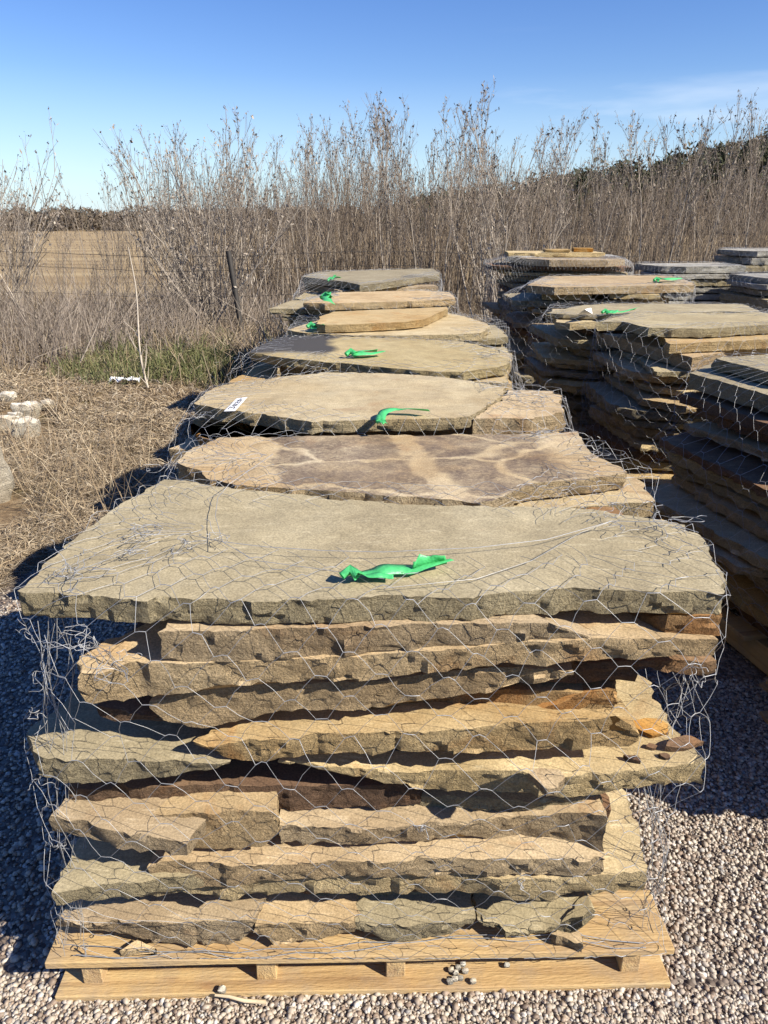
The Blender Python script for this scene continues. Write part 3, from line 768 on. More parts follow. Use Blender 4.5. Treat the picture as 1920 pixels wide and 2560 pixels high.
# fifth
s = stacks['l5'] = Stack('fifth left-row stack', GL)
o5 = PZ(S5, [(718, 386), (760, 390), (900, 388), (1130, 376), (1215, 366), (1326, 316), (1322, 308), (1100, 316), (800, 330), (742, 350)], 0.945)
add_slab(s, o5, 0.945, 0.905, GOLD, 'small clean tan slab lying loose on top of the fifth stack', res=0.025, rough=0.005, nl=4, grid=0.06)
o5b = PZ(S5, [(588, 415), (640, 425), (870, 438), (1100, 440), (1300, 436), (1480, 428), (1518, 398), (1515, 385), (1400, 350), (1340, 338), (900, 345), (720, 370), (640, 395)], 0.9)
add_slab(s, o5b, 0.9, 0.862, PALE, 'wide pale slab under the small loose slab of the fifth stack', res=0.025, rough=0.007, nl=4, grid=0.06)
add_slab(s, [(-0.5, 3.95), (0.3, 3.9), (0.66, 4.0), (0.66, 4.5), (-0.5, 4.6)], 0.858, 0.82, GREY, None)
courses(s, 0.03, 4.25, 1.15, 0.72, 0.0, 0.815, seed=55)
# sixth
s = stacks['l6'] = Stack('sixth left-row stack', GL)
o6 = PZ(S5, [(660, 288), (760, 292), (1000, 286), (1200, 280), (1355, 272), (1360, 262), (1330, 240), (1200, 232), (900, 238), (800, 242), (720, 268)], 0.93)
add_slab(s, o6, 0.93, 0.885, TAN, None, res=0.03, rough=0.008, nl=4)
add_slab(s, [(-0.78, 5.2), (0.4, 5.15), (0.5, 5.7), (-0.7, 5.8)], 0.88, 0.84, GREY, None)
courses(s, -0.1, 5.5, 1.15, 0.7, 0.0, 0.835, seed=66)
# seventh
s = stacks['l7'] = Stack('farthest left-row stack', GL)
o7 = PZ(S5, [(655, 168), (730, 178), (860, 192), (920, 206), (1000, 200), (1140, 180), (1288, 160), (1288, 150), (1255, 131), (1000, 138), (740, 146)], 0.97)
add_slab(s, o7, 0.97, 0.915, GREY, None, res=0.035, rough=0.008, nl=4)
add_slab(s, PZ(S5, [(665, 200), (740, 210), (830, 235), (1000, 222), (1280, 212)], 0.905) + [(0.45, 7.0), (-0.7, 7.0)], 0.905, 0.85, TAN, None)
courses(s, -0.12, 6.6, 1.2, 0.75, 0.0, 0.845, seed=77)

# right row, nearest (out of the frame, it shades the gap), then going back
s = stacks['r1'] = Stack('nearest right-row stack', GR)
courses(s, 1.74, 1.60, 1.1, 0.70, 0.05, 0.95, seed=101, jit=0.02)
s = stacks['r2'] = Stack('second right-row stack', GR)
add_slab(s, [(1.36, 2.50), (1.9, 2.35), (2.3, 2.6), (2.2, 3.0), (1.6, 2.98), (1.27, 2.86)], 0.94, 0.895, GREY, None, res=0.02, rough=0.008)
add_slab(s, [(1.30, 2.36), (1.9, 2.15), (2.4, 2.5), (2.2, 3.0), (1.3, 3.0), (1.165, 2.82)], 0.89, 0.83, GREY, None, res=0.02, rough=0.008)
courses(s, 1.74, 2.47, 1.16, 0.9, 0.2, 0.82, seed=112, jit=0.09, res=0.025, tmin=0.034, tmax=0.060)
s = stacks['r3'] = Stack('third right-row stack', GR)
o = PZ(S6, [(668, 566), (820, 560), (972, 596), (1300, 602), (1659, 580)], 0.95) + [(2.4, 3.9), (2.3, 4.3), (1.4, 4.3)]
add_slab(s, o, 0.95, 0.905, GREY, None, res=0.022, rough=0.008)
add_slab(s, PZ(S6, [(1076, 676), (1100, 690), (1659, 664)], 0.9) + [(2.5, 4.2), (1.5, 4.2)], 0.9, 0.855, GOLD, 'golden rippled slab jutting forward on the third stack of the right row', res=0.022, rough=0.006)
add_slab(s, PZ(S6, [(672, 622), (900, 680), (1225, 772), (1525, 712)], 0.85) + [(2.4, 4.2), (1.2, 4.2)], 0.85, 0.79, TAN, None, res=0.022)
courses(s, 1.72, 3.86, 1.16, 0.8, 0.12, 0.785, seed=123, jit=0.09, res=0.025, tmin=0.034, tmax=0.060)
s = stacks['r4'] = Stack('fourth right-row stack', GR)
o = PZ(S6, [(385, 512), (480, 520), (640, 524), (970, 520), (1400, 500), (1659, 520)], 0.93) + [(2.35, 5.0), (1.5, 5.05)] + PZ(S6, [(560, 470)], 0.93)
add_slab(s, o, 0.93, 0.905, GREY, None, res=0.028)
add_slab(s, PZ(S6, [(440, 565), (520, 572), (700, 560), (1000, 575)], 0.90) + [(2.3, 4.4), (2.3, 5.0), (1.1, 5.0)], 0.90, 0.86, PALE, None, res=0.028)
courses(s, 1.62, 4.72, 1.16, 0.75, 0.05, 0.85, seed=134, jit=0.09, res=0.025, tmin=0.034, tmax=0.060)
s = stacks['r5'] = Stack('fifth right-row stack', GR)
o = PZ(S6, [(268, 352), (430, 364), (700, 360), (1000, 354), (1235, 350), (1225, 336), (1100, 296), (700, 296), (380, 300)], 1.0)
add_slab(s, o, 1.0, 0.945, TAN, None, res=0.035, nl=4)
add_slab(s, [(1.15, 5.6), (1.5, 5.55), (1.55, 5.75), (1.2, 5.8)], 0.94, 0.90, GOLD, None)
add_slab(s, [(1.65, 5.6), (2.0, 5.56), (2.05, 5.8), (1.7, 5.85)], 0.94, 0.905, PALE, None)
courses(s, 1.64, 6.0, 1.22, 0.85, 0.02, 0.897, seed=145, jit=0.09, res=0.025, tmin=0.034, tmax=0.060)
s = stacks['r6'] = Stack('tallest right-row stack', GR)
add_slab(s, [(1.5, 7.3), (1.72, 7.25), (1.75, 7.5), (1.52, 7.5)], 1.195, 1.17, GOLD, 'small golden stone fragment lying topmost on the tallest right stack')
add_slab(s, [(1.78, 7.35), (1.95, 7.3), (1.97, 7.5), (1.8, 7.52)], 1.205, 1.17, RUST, 'small rusty stone fragment beside the golden one on the tallest right stack')
add_slab(s, [(1.15, 7.25), (1.6, 7.2), (2.05, 7.25), (2.05, 7.8), (1.2, 7.8)], 1.168, 1.13, PALE, None)
o = PZ(S6, [(240, 196), (400, 205), (600, 206), (740, 206), (835, 200)], 1.13) + [(2.2, 7.6), (1.2, 7.75)]
add_slab(s, o, 1.128, 1.07, TAN, None, res=0.035)
courses(s, 1.65, 7.45, 1.22, 0.85, 0.0, 1.06, seed=156, jit=0.09, res=0.025, tmin=0.034, tmax=0.060)
GG = 'ash grey slabs stacked at the far right'
GM = [ASH, ASH, ASH, GREY]
for key, desc, cx, cy, zt_, sd in (('g1', 'left grey stack far right', 3.55, 9.0, 0.98, 171), ('g2', 'near grey stack far right', 4.35, 8.1, 0.92, 182), ('g3', 'back grey stack far right', 4.9, 9.9, 1.12, 193)):
    s = stacks[key] = Stack(desc, GG)
    courses(s, cx, cy, 1.15 if key != 'g1' else 0.95, 0.9, 0.1, zt_, seed=sd, jit=0.09, mats=GM, res=0.05, tmin=0.05, tmax=0.09)

# ------------------------------------------------------------------ pallets
def board_mesh(lx, ly, lz):
    bm = bmesh.new(); bmesh.ops.create_cube(bm, size=1)
    for v in bm.verts: v.co = Vector((v.co.x * lx, v.co.y * ly, v.co.z * lz))
    bmesh.ops.subdivide_edges(bm, edges=[e for e in bm.edges if abs((e.verts[0].co - e.verts[1].co).x) > lx * .5], cuts=6)
    for v in bm.verts:
        v.co.z += random.uniform(-.0008, .0008); v.co.y += random.uniform(-.0012, .0012)
    bmesh.ops.bevel(bm, geom=[e for e in bm.edges if e.calc_face_angle(0) > 0.8], offset=0.0018, segments=1, affect='EDGES')
    return from_bm(bm, 'board', R(30))
def pallet(cx, cy, w, d, yaw, label, strs=(-0.5, -0.18, 0.06, 0.5), nb=4, heads=False):
    root = empty('wooden_pallet', (cx, cy, 0), yaw)
    tag(root, label, 'pallet', 'wooden pallets under the stone stacks')
    for i in range(nb):
        y = -d / 2 + 0.07 + i * (d - 0.14) / (nb - 1)
        link_mesh('deck_board', board_mesh(w * (1 + random.uniform(-.004, .004)), 0.138, 0.016), WOOD, root, (random.uniform(-.004, .004), y, 0.1165))
    for i in (0, 1):
        y = -d / 2 + 0.07 + 0.012 + i * (d - 0.164)
        link_mesh('bottom_board', board_mesh(w * 1.012, 0.138, 0.016), WOOD, root, (0.004, y, 0.0085))
    for k in strs:
        me = board_mesh(d - 0.05, 0.038, 0.091)
        o = link_mesh('stringer', me, WOOD, root, (k * (w - 0.13), 0.012, 0.0627))
        o.rotation_euler = (0, 0, R(90))
    if nb == 4 and heads:
        for k in strs:
            for y in (-d / 2 + 0.045, -d / 2 + 0.10):
                N = Tubes(8); N.add([(0, 0, 0), (0, 0, .0016)], .0042, .0036)
                link_mesh('nail_head', N.mesh('nail_head'), STEEL, root, (k * (w - 0.13) + random.uniform(-.012, .012), y + random.uniform(-.01, .01), .1247))
    return root
YAW = math.atan2(1.015 - 0.9875, 1.2)
pallet(-0.040 - math.sin(YAW) * .3, 1.001 + 0.30, 1.198, 0.60, YAW, 'fresh wooden pallet under the nearest stone stack', heads=True)
pinfo = [('l2', 0.0, 1.83, 1.18, 0.42, 0), ('l3', 0, 2.4, 1.18, 0.6, 0), ('l4', 0, 3.32, 1.18, 0.75, 0), ('l5', 0.03, 4.25, 1.18, 0.75, 0), ('l6', -0.1, 5.5, 1.18, 0.75, 0), ('l7', -.12, 6.6, 1.2, 0.8, 0),
         ('r1', 1.74, 1.60, 1.12, 0.70, .05), ('r2', 1.74, 2.47, 1.15, 0.9, 0.2), ('r3', 1.72, 3.86, 1.15, 0.8, .12), ('r4', 1.62, 4.72, 1.15, 0.75, .05), ('r5', 1.64, 6.0, 1.2, 0.85, 0), ('r6', 1.65, 7.45, 1.2, 0.85, 0),
         ('g1', 3.55, 9.0, 1.0, 0.9, .1), ('g2', 4.35, 8.1, 1.15, 0.9, .1), ('g3', 4.9, 9.9, 1.15, 0.9, .1)]
for key, cx, cy, w, d, yw in pinfo:
    pallet(cx, cy, w, d, yw, f'shaded wooden pallet under the {stacks[key].desc}', nb=4 if d > .55 else 3)

# ------------------------------------------------------------------ chicken wire wrapped round each stack
def make_net(stk, zlo, zhi, label, r=0.0007, a=0.018, b=0.031, h=0.076, top_in=0.26, seed=1, extra=None, pal=None, clip=None):
    P = np.concatenate(stk.P)
    if pal is not None: P = np.concatenate([P, np.array(pal)])
    mn, mx = P.min(0), P.max(0)
    c = (mn + mx) / 2
    hx = (mx[0] - mn[0]) / 2; hy = (mx[1] - mn[1]) / 2
    seg = max(0.05, hx - hy * 0.9)                      # medial line the loops close towards
    NB, NZ = 160, 26
    zl = np.linspace(zlo, zhi, NZ)
    # outline of the stack at each height, as support distances in NB directions
    ang = np.arange(NB) * 2 * math.pi / NB
    D = np.stack([np.cos(ang), np.sin(ang)], 1)
    sup = np.full((NZ, NB), -9.0)
    for i, z in enumerate(zl):
        m = np.abs(P[:, 2] - z) < 0.045
        if m.sum() > 3:
            sup[i] = ((P[m][:, :2] - c[:2]) @ D.T).max(0)
    # taut over the bulges: concave envelope in z
    for j in range(NB):
        col = sup[:, j]
        hull = []
        for i in range(NZ):
            while len(hull) >= 2 and (col[hull[-1]] - col[hull[-2]]) * (i - hull[-2]) <= (col[i] - col[hull[-2]]) * (hull[-1] - hull[-2]): hull.pop()
            hull.append(i)
        env = np.interp(np.arange(NZ), hull, col[hull])
        sup[:, j] = np.maximum(np.maximum(col, env - 0.035), 0.5 * env + 0.5 * np.where(col < -1, env, col))
    sup += 0.006
    # outline per height: the half planes' intersection, as a radius per direction
    cosd = np.cos(ang[:, None] - ang[None, :])
    def poly(i):
        rr_ = np.where(cosd > 0.12, sup[i][None, :] / np.maximum(cosd, 0.12), 9.0).min(1)
        return D * rr_[:, None] + c[:2]
    polys = np.stack([poly(i) for i in range(NZ)])          # NZ, NB, 2
    mid = polys.mean(0)
    seglen = np.linalg.norm(np.roll(mid, -1, 0) - mid, axis=1)
    cum = np.concatenate([[0], np.cumsum(seglen)]); Ltot = cum[-1]
    ncol = int(round(Ltot / (a + b) / 2)) * 2
    pu = Ltot / ncol
    a_, b_ = pu * a / (a + b), pu * b / (a + b)
    nrow = int((zhi - zlo) / h) + 1
    ntop = int(top_in / (h * 0.9)) + 1
    polyw = np.concatenate([polys, polys[:, :1]], 1)
    def pos(u, v):
        nv = Vector((u * 5.1 + seed, v * 5.1, seed * 1.7))
        u = u + 0.018 * noise.noise(nv) + 0.007 * noise.noise(nv * 4.3)
        v = v + 0.022 * noise.noise(nv + Vector((9, 3, 1))) + 0.008 * noise.noise(nv * 4.1 + Vector((2, 8, 5)))
        u %= Ltot
        j = int(np.searchsorted(cum, u, side='right') - 1); j = min(max(j, 0), NB - 1)
        fr = (u - cum[j]) / max(seglen[j], 1e-6)
        if v >= 0:
            zi = (zhi - v - zlo) / (zhi - zlo) * (NZ - 1)
            zi = min(max(zi, 0), NZ - 1.001); i = int(zi); g = zi - i
            p = (polyw[i, j] * (1 - fr) + polyw[i, j + 1] * fr) * (1 - g) + (polyw[i + 1, j] * (1 - fr) + polyw[i + 1, j + 1] * fr) * g
            return np.array([p[0], p[1], max(zhi - v, zlo) + 0.003])
        p = polyw[-1, j] * (1 - fr) + polyw[-1, j + 1] * fr
        q = np.array([min(max(p[0], c[0] - seg), c[0] + seg), c[1] + (p[1] - c[1]) * 0.12])
        L = np.linalg.norm(q - p)
        k = min(-v / max(L, 1e-6), 0.97)
        p = p + (q - p) * k
        return np.array([p[0], p[1], zhi + 0.004 + 0.009 * (0.5 + noise.noise(Vector((u * 9, v * 9, seed + 4)))) ])
    T = Tubes(3)
    rr = random.Random(seed)
    for ci in range(ncol):
        for ri in range(-ntop, nrow + 1):
            u0 = ci * pu; v0 = ri * h + (ci % 2) * h / 2
            lim = -top_in * (0.75 + 0.5 * noise.noise(Vector((u0 * 2.2, seed, 0))))
            if v0 < lim or v0 > zhi - zlo + h * .3: continue
            n1 = pos(u0 - a_ / 2, v0 + h / 2); n2 = pos(u0 + a_ / 2, v0 + h / 2); n3 = pos(u0 + a_ / 2 + b_, v0); n4 = pos(u0 + a_ / 2, v0 - h / 2)
            if clip and not clip(n2): continue
            for p, q, rad in ((n1, n2, r * 1.7), (n2, n3, r), (n3, n4, r)):
                if np.linalg.norm(p - q) > 0.16: continue
                m = (p + q) / 2 + np.array([rr.gauss(0, .0016), rr.gauss(0, .0016), abs(rr.gauss(0, .0016))])
                T.add([p, m, q], rad)
    if extra: extra(T, rr)
    o = link_mesh('wire_netting', T.mesh('wire_netting'), WIRE)
    tag(o, label, 'wire netting', 'chicken wire wrapped round the stone stacks')
    return o
def curl(T, p, rr, n=9, s=0.03, r=0.0006, flat=0.4):
    q = np.array(p, float); d = np.array([rr.gauss(0, 1), rr.gauss(0, 1), rr.gauss(0, flat)])
    pts = [q.copy()]
    for _ in range(n):
        d = d / np.linalg.norm(d) + np.array([rr.gauss(0, 1.2), rr.gauss(0, 1.2), rr.gauss(0, 1.2 * flat)])
        q = q + d / np.linalg.norm(d) * s * rr.uniform(.5, 1.2)
        pts.append(q.copy())
    P = np.array(pts); t = np.arange(len(P)); tt = np.linspace(0, len(P) - 1, len(P) * 3)
    Q = np.stack([np.interp(tt, t, P[:, k]) for k in range(3)], 1)
    for _ in range(3): Q[1:-1] = (Q[:-2] + 2 * Q[1:-1] + Q[2:]) / 4
    T.add(Q, r)
def front_extra(T, rr):
    z = ZA + 0.006
    k1 = on_z(*S3(962, 440), z + .02); k2 = on_z(*S4(985, 350), z + .02)
    def line(pts, r=0.0007):
        out = []
        for (x, y, h_) in pts: out.append((x, y, z + h_))
        T.add(out, r)
    m = lambda S, x, y, h_: (*on_z(*S(x, y), z + h_), h_)
    line([m(S3, 962, 440, .02), m(S3, 1150, 462, .012), m(S3, 1400, 478, .01), m(S3, 1659, 484, .01), m(S4, 400, 465, .01), m(S4, 700, 430, .012), m(S4, 900, 375, .016), m(S4, 985, 350, .02)])
    line([m(S3, 962, 440, .02), m(S3, 930, 330, .012), m(S3, 940, 250, .01), m(S3, 990, 190, .03), m(S3, 1180, 60, .05)])
    line([m(S3, 962, 440, .02), m(S3, 800, 405, .008), m(S3, 640, 410, .02), m(S3, 560, 480, .01), m(S3, 320, 570, .02)])
    line([m(S4, 985, 350, .02), m(S4, 1220, 355, .02), m(S4, 1360, 400, .01)])
    line([m(S4, 985, 350, .02), m(S4, 850, 400, .008), m(S4, 640, 520, .006), m(S4, 400, 600, .004), m(S4, 0, 640, .004)], .0006)
    line([m(S3, 962, 440, .02), m(S3, 1100, 520, .008), m(S3, 1400, 560, .006), m(S3, 1659, 600, .006)], .0006)
    for (S, x, y, n) in ((S3, 640, 410, 6), (S3, 320, 570, 9), (S3, 560, 480, 5), (S3, 800, 470, 4), (S3, 962, 440, 4), (S4, 985, 350, 5), (S4, 1220, 355, 7), (S4, 1300, 430, 3)):
        for _ in range(n):
            p = on_z(*S(x + rr.uniform(-25, 25), y + rr.uniform(-12, 12)), z + .01)
            curl(T, (p[0], p[1], z + .012), rr, n=rr.choice((6, 9, 13)), s=0.012, flat=.12)
    # bunched wire hanging down the left corner and the right side
    for (xa, ya, za, xb, yb, zb_, n) in ((-0.525, 1.03, .84, -0.585, 1.02, .14, 8), (0.51, 1.06, .80, 0.50, 1.06, .6, 6), (0.48, 1.05, .54, 0.525, 1.06, .13, 8), (-0.50, 1.0, .83, -0.40, .97, .78, 6)):
        for _ in range(n):
            pts = []
            ph = rr.uniform(0, 6)
            for t in np.linspace(0, 1, 14):
                pts.append((xa + (xb - xa) * t + .016 * math.sin(ph + t * 9) + rr.gauss(0, .003), ya + (yb - ya) * t + .03 * math.sin(ph * 2 + t * 6) + rr.gauss(0, .003), za + (zb_ - za) * t + rr.gauss(0, .004)))
            T.add(pts, 0.0006)
    for p in ((-.545, .995, .82), (-.46, .985, .815), (-.40, .975, .80), (-.55, 1.0, .76), (-.56, 1.0, .68), (-.58, 1.0, .55), (-.57, 1.0, .40), (-.57, 1.0, .28), (.50, 1.0, .74), (.06, .96, .47), (.24, .97, .33)):
        for _ in range(3): curl(T, p, rr, n=9, s=.0085, flat=.8)
    for n in range(2):                                   # hem lying on the pallet board
        x = -0.58; pts = []
        while x < 0.53:
            pts.append((x, 1.02 + 0.02 * math.sin(x * 5 + n) + rr.gauss(0, .006) - n * .003, 0.130 + abs(rr.gauss(0, .004)))); x += 0.06
        T.add(pts, 0.0009)
pal_pts = [(x, y, z) for x in (-0.60, 0.53) for y in (1.005, 1.55) for z in (0.125, 0.16)] + [(0, 1.005, .125), (-.3, 1.005, .125), (.3, 1.005, .125)]
make_net(front, 0.128, ZA, 'galvanised chicken wire wrapped round the nearest stone stack', r=0.00045, top_in=0.24, seed=3, extra=front_extra, pal=pal_pts)
def few_curls(*spots):
    def f(T, rr):
        for (x, y, z, n) in spots:
            for _ in range(n): curl(T, (x, y, z + .01), rr, n=9, s=.018, r=.0007, flat=.25)
    return f
ztops = {'l2': 0.87, 'l3': 0.9, 'l4': 0.9, 'l5': 0.9, 'l6': 0.93, 'l7': 0.97, 'r2': 0.94, 'r3': 0.95, 'r4': 0.93, 'r5': 1.0, 'r6': 1.13, 'g1': .98, 'g2': .92, 'g3': 1.12}
curls = {'l2': few_curls((-.52, 1.72, .87, 5), (.5, 1.75, .87, 4), (.42, 1.98, .87, 7), (-.35, 1.75, .88, 4)), 'l3': few_curls((-.57, 2.2, .86, 8), (.42, 2.35, .9, 9), (.5, 2.3, .9, 6)),
         'l4': few_curls((.42, 3.1, .9, 10), (-.6, 3.2, .88, 5), (-.3, 2.95, .85, 6)), 'l7': few_curls((.2, 6.4, .93, 8))}
clips = {'l2': lambda p: p[0] < -.22 or p[0] > .30, 'l3': lambda p: p[2] < .9 or p[0] < -.1 or p[0] > .3, 'l5': lambda p: p[0] < -.3 or p[0] > .35, 'l6': lambda p: p[0] < -.3 or p[0] > .2 or p[2] < .9}
for i, (k, zt_) in enumerate(ztops.items()):
    far = k[0] == 'g' or k in ('l6', 'l7', 'r5', 'r6')
    make_net(stacks[k], 0.2, zt_, f'galvanised chicken wire wrapped round the {stacks[k].desc}', r=0.0005 if not far else 0.0007, seed=10 + i * 3, top_in=0.22, extra=curls.get(k), clip=clips.get(k))

# ------------------------------------------------------------------ green ribbons, tags
def ribbon(label, path, width, parent_z=None, tails=None, seed=0):
    """a strip of flagging tape following path [(x,y,z)], rolled a little along its length"""
    rr = random.Random(seed)
    root = empty('ribbon', path[0])
    tag(root, label, 'ribbon', 'green ribbons tied to the wire')
    def strip(path, width, roll0, name):
        P = np.array(path, float)
        # smooth the path
        t = np.linspace(0, 1, len(P)); tt = np.linspace(0, 1, len(P) * 6)
        Q = np.stack([np.interp(tt, t, P[:, k]) for k in range(3)], 1)
        for _ in range(4): Q[1:-1] = (Q[:-2] + Q[1:-1] * 2 + Q[2:]) / 4
        T = np.gradient(Q, axis=0); T /= np.linalg.norm(T, axis=1)[:, None] + 1e-9
        V = []
        for i in range(len(Q)):
            side = np.cross(T[i], [0, 0, 1]); side /= np.linalg.norm(side) + 1e-9
            up = np.cross(side, T[i])
            a = roll0 + 0.3 * math.sin(i * .16 + seed) ; w = width * (0.45 if i < 2 else 1.0) * (1 + .08 * math.sin(i * .5 + seed))
            for k in (-.5, 0, .5):
                d = side * math.cos(a) + up * math.sin(a)
                V.append(Q[i] + d * w * k + up * (0.10 * width * (k == 0) + abs(math.sin(a)) * w * .5) - np.array(path[0]) * 0 - np.array(root.location))
        F = []
        for i in range(len(Q) - 1):
            for k in (0, 1): F.append((i * 3 + k, i * 3 + k + 1, i * 3 + 4 + k, i * 3 + 3 + k))
        me = mesh_np(name, np.array(V), np.array(F), True)
        o = link_mesh(name, me, RIBBON, root)
        md = o.modifiers.new('thickness', 'SOLIDIFY'); md.thickness = 0.0006
        return o
    strip(path, width, 0.15, 'tape')
    for k, tl in enumerate(tails or []): strip(tl, width * .8, 0.35 + k, 'tape')
    kn = Tubes(5)
    p0 = np.array(path[0]) - np.array(root.location)
    kn.add([p0 + np.array([-.4 * width, 0, .002]), p0 + np.array([0, .3 * width, .3 * width]), p0 + np.array([.4 * width, 0, .002])], width * .22, width * .3)
    link_mesh('knot', kn.mesh('knot'), RIBBON, root)
def rib_px(label, pts, z, width, tails=None, seed=0, lift=0.006):
    f = lambda P: [(*on_z(x * 1920 / 1659, y * 1920 / 1659, z), z + lift + 0.007 * math.sin(i * 1.3 + seed) ** 2) for i, (x, y) in enumerate(P)]
    ribbon(label, f(pts), width, tails=[f(t) for t in (tails or [])], seed=seed)
rib_px('bright green ribbon lying on the large front slab', [(756, 1261), (785, 1250), (830, 1247), (875, 1240), (920, 1238), (972, 1231)], ZA, 0.032, [[(758, 1261), (790, 1256), (820, 1256), (848, 1256)], [(890, 1242), (930, 1236), (966, 1236)]], 2)
rib_px('green ribbon bent over the front edge of the tagged slab', [(822, 918), (826, 900), (850, 890), (880, 892), (925, 899)], 0.905, 0.026, [[(822, 902), (818, 915), (830, 922)]], 3)
rib_px('green ribbon lying flat on the grey stained slab', [(758, 772), (790, 770), (828, 767)], 0.905, 0.05, [[(758, 772), (775, 766), (815, 765)]], 4)
rib_px('green ribbon at the left corner of the fifth stack', [(672, 712), (690, 714), (712, 714)], 0.91, 0.05, [[(676, 708), (684, 713), (705, 716)]], 5)
rib_px('green ribbon standing up on the left of the sixth stack', [(703, 655), (707, 662), (712, 672)], 0.95, 0.07, [[(704, 657), (709, 652), (714, 656)]], 6, lift=.03)
rib_px('small green ribbon on the farthest left stack', [(714, 615), (722, 612), (732, 609)], 0.93, 0.06, [[(716, 613), (724, 608), (728, 610)]], 7, lift=.03)
rib_px('green ribbon on the tallest right stack', [(1196, 551), (1210, 550), (1232, 552)], 1.14, 0.05, [[(1198, 552), (1204, 548), (1222, 549)]], 8)
rib_px('long green ribbon on the right part of the fifth right stack', [(1418, 608), (1435, 606), (1470, 605)], 1.01, 0.05, [[(1422, 604), (1440, 609), (1460, 608)]], 9)
rib_px('green ribbon lying beside the crumpled white tag', [(1307, 679), (1325, 678), (1345, 677), (1375, 675)], 0.935, 0.045, [[(1307, 679), (1322, 682), (1330, 676)]], 10)

def sheet(name, corners, mat, parent=None, thick=0.0008):
    bm = bmesh.new()
    vs = [bm.verts.new(c) for c in corners]
    f = bm.faces.new(vs)
    r = bmesh.ops.extrude_face_region(bm, geom=[f])
    for v in [g for g in r['geom'] if isinstance(g, bmesh.types.BMVert)]: v.co.z += thick
    bmesh.ops.recalc_face_normals(bm, faces=bm.faces[:])
    return link_mesh(name, from_bm(bm, name), mat, parent)
# white tag with the hand-written number 3820
Z_T = 0.909
T0 = lambda x, y: on_z(520 + x * 160 / 1659, 960 + y * 160 / 1659, Z_T)
cA, cB, cC, cD = T0(410, 712), T0(705, 735), T0(1025, 390), T0(750, 390)
tg = empty('paper_tag', (cA[0], cA[1], Z_T))
tag(tg, 'white card tag with a handwritten number on the pale rippled slab', 'tag')
loc = lambda p, z=0: (p[0] - cA[0], p[1] - cA[1], z)
sheet('card', [loc(cA), loc(cB, .004), loc(cC, .006), loc(cD, .002)], PAPER, tg)
# digit strokes in card space: s along the reading direction (card's long side), t across
def card(s, t):
    e = np.array(cA) + (np.array(cD) - np.array(cA)) * s; f = np.array(cB) + (np.array(cC) - np.array(cB)) * s
    g = e + (f - e) * (1 - t)
    z = (.004 * (1 - t)) * (1 - s) + s * (.002 + .004 * (1 - t))
    return (g[0] - cA[0], g[1] - cA[1], z + 0.0016)
DIG = {'3': [[(0, .9), (.5, 1), (.9, .8), (.45, .55), (.95, .3), (.5, 0), (0, .12)]],
       '8': [[(.5, .52), (.1, .78), (.5, 1), (.9, .78), (.5, .52), (.05, .25), (.5, 0), (.95, .25), (.5, .52)]],
       '2': [[(.05, .8), (.5, 1), (.9, .75), (.5, .4), (0, 0), (1, .02)]],
       '0': [[(.5, 1), (.1, .7), (.1, .3), (.5, 0), (.9, .3), (.9, .7), (.5, 1)]]}
s0 = 0.13
for ch, w, hgt in (('3', .17, .56), ('8', .14, .46), ('2', .15, .44), ('0', .12, .40)):
    T = Tubes(4)
    for st in DIG[ch]:
        P = np.array(st); t = np.linspace(0, 1, len(P)); tt = np.linspace(0, 1, 24)
        Q = np.stack([np.interp(tt, t, P[:, k]) for k in (0, 1)], 1)
        for _ in range(2): Q[1:-1] = (Q[:-2] + 2 * Q[1:-1] + Q[2:]) / 4
        T.add([card(s0 + q[0] * w, .24 + q[1] * hgt) for q in Q], 0.0012)
    link_mesh('digit', T.mesh('digit'), INK, tg)
    s0 += w + .035
T = Tubes(6); T.add([card(.90, .5), card(.925, .5)], 0.002); link_mesh('hole', T.mesh('hole'), INK, tg)
c0 = on_z(1200 + 600 * .434, 560 + 520 * .434, .935); q = lambda x, y, h: (*on_z(1200 + x * .434, 560 + y * .434, .935 + h), .935 + h)
sheet_pts = [q(560, 524, .003), q(648, 518, .004), q(640, 484, .03), q(604, 492, .045)]
tg2 = empty('paper_tag', (0, 0, 0)); tag(tg2, 'crumpled white tag curling up on the fourth right stack', 'tag')
sheet('card', sheet_pts, PAPER, tg2)

# ------------------------------------------------------------------ small stones, nail, splinter on the pallet
def stone(name, label, cat, loc_, s, mat, seed, sub=3, flat=0.7, amp=0.3):
    bm = bmesh.new(); bmesh.ops.create_icosphere(bm, subdivisions=sub, radius=1)
    for v in bm.verts:
        n_ = v.co.copy()
        # facet like a broken block
        k = max(abs(n_.x), abs(n_.y), abs(n_.z))
        n_ = n_.lerp(n_ / k * 0.85, 0.65)
        d = 1 + amp * noise.fractal(n_ * 1.3 + Vector((seed, seed * 2, 0)), 1, 2, 4)
        v.co = Vector((n_.x * s[0] * d, n_.y * s[1] * d, n_.z * s[2] * d))
    o = link_mesh(name, from_bm(bm, name, R(30)), mat, loc=loc_)
    return tag(o, label, cat)
p = on_z(69, 1084, 0.05); stone('rock', 'white block of broken limestone lying in the dry grass', 'rock', (p[0], p[1], .085), (.085, .07, .08), ROCK, 4.2)
p = on_z(30, 1074, 0.04); stone('rock', 'pale rock half out of the frame left of the white block', 'rock', (p[0] - .05, p[1] + .05, .07), (.09, .06, .07), ROCK, 14.2)
p = on_z(8, 1256, 0.0); stone('rock', 'tall pale rock standing at the left frame edge in the grass', 'rock', (p[0] - .02, p[1], .13), (.075, .08, .18), ROCK, 8.4)
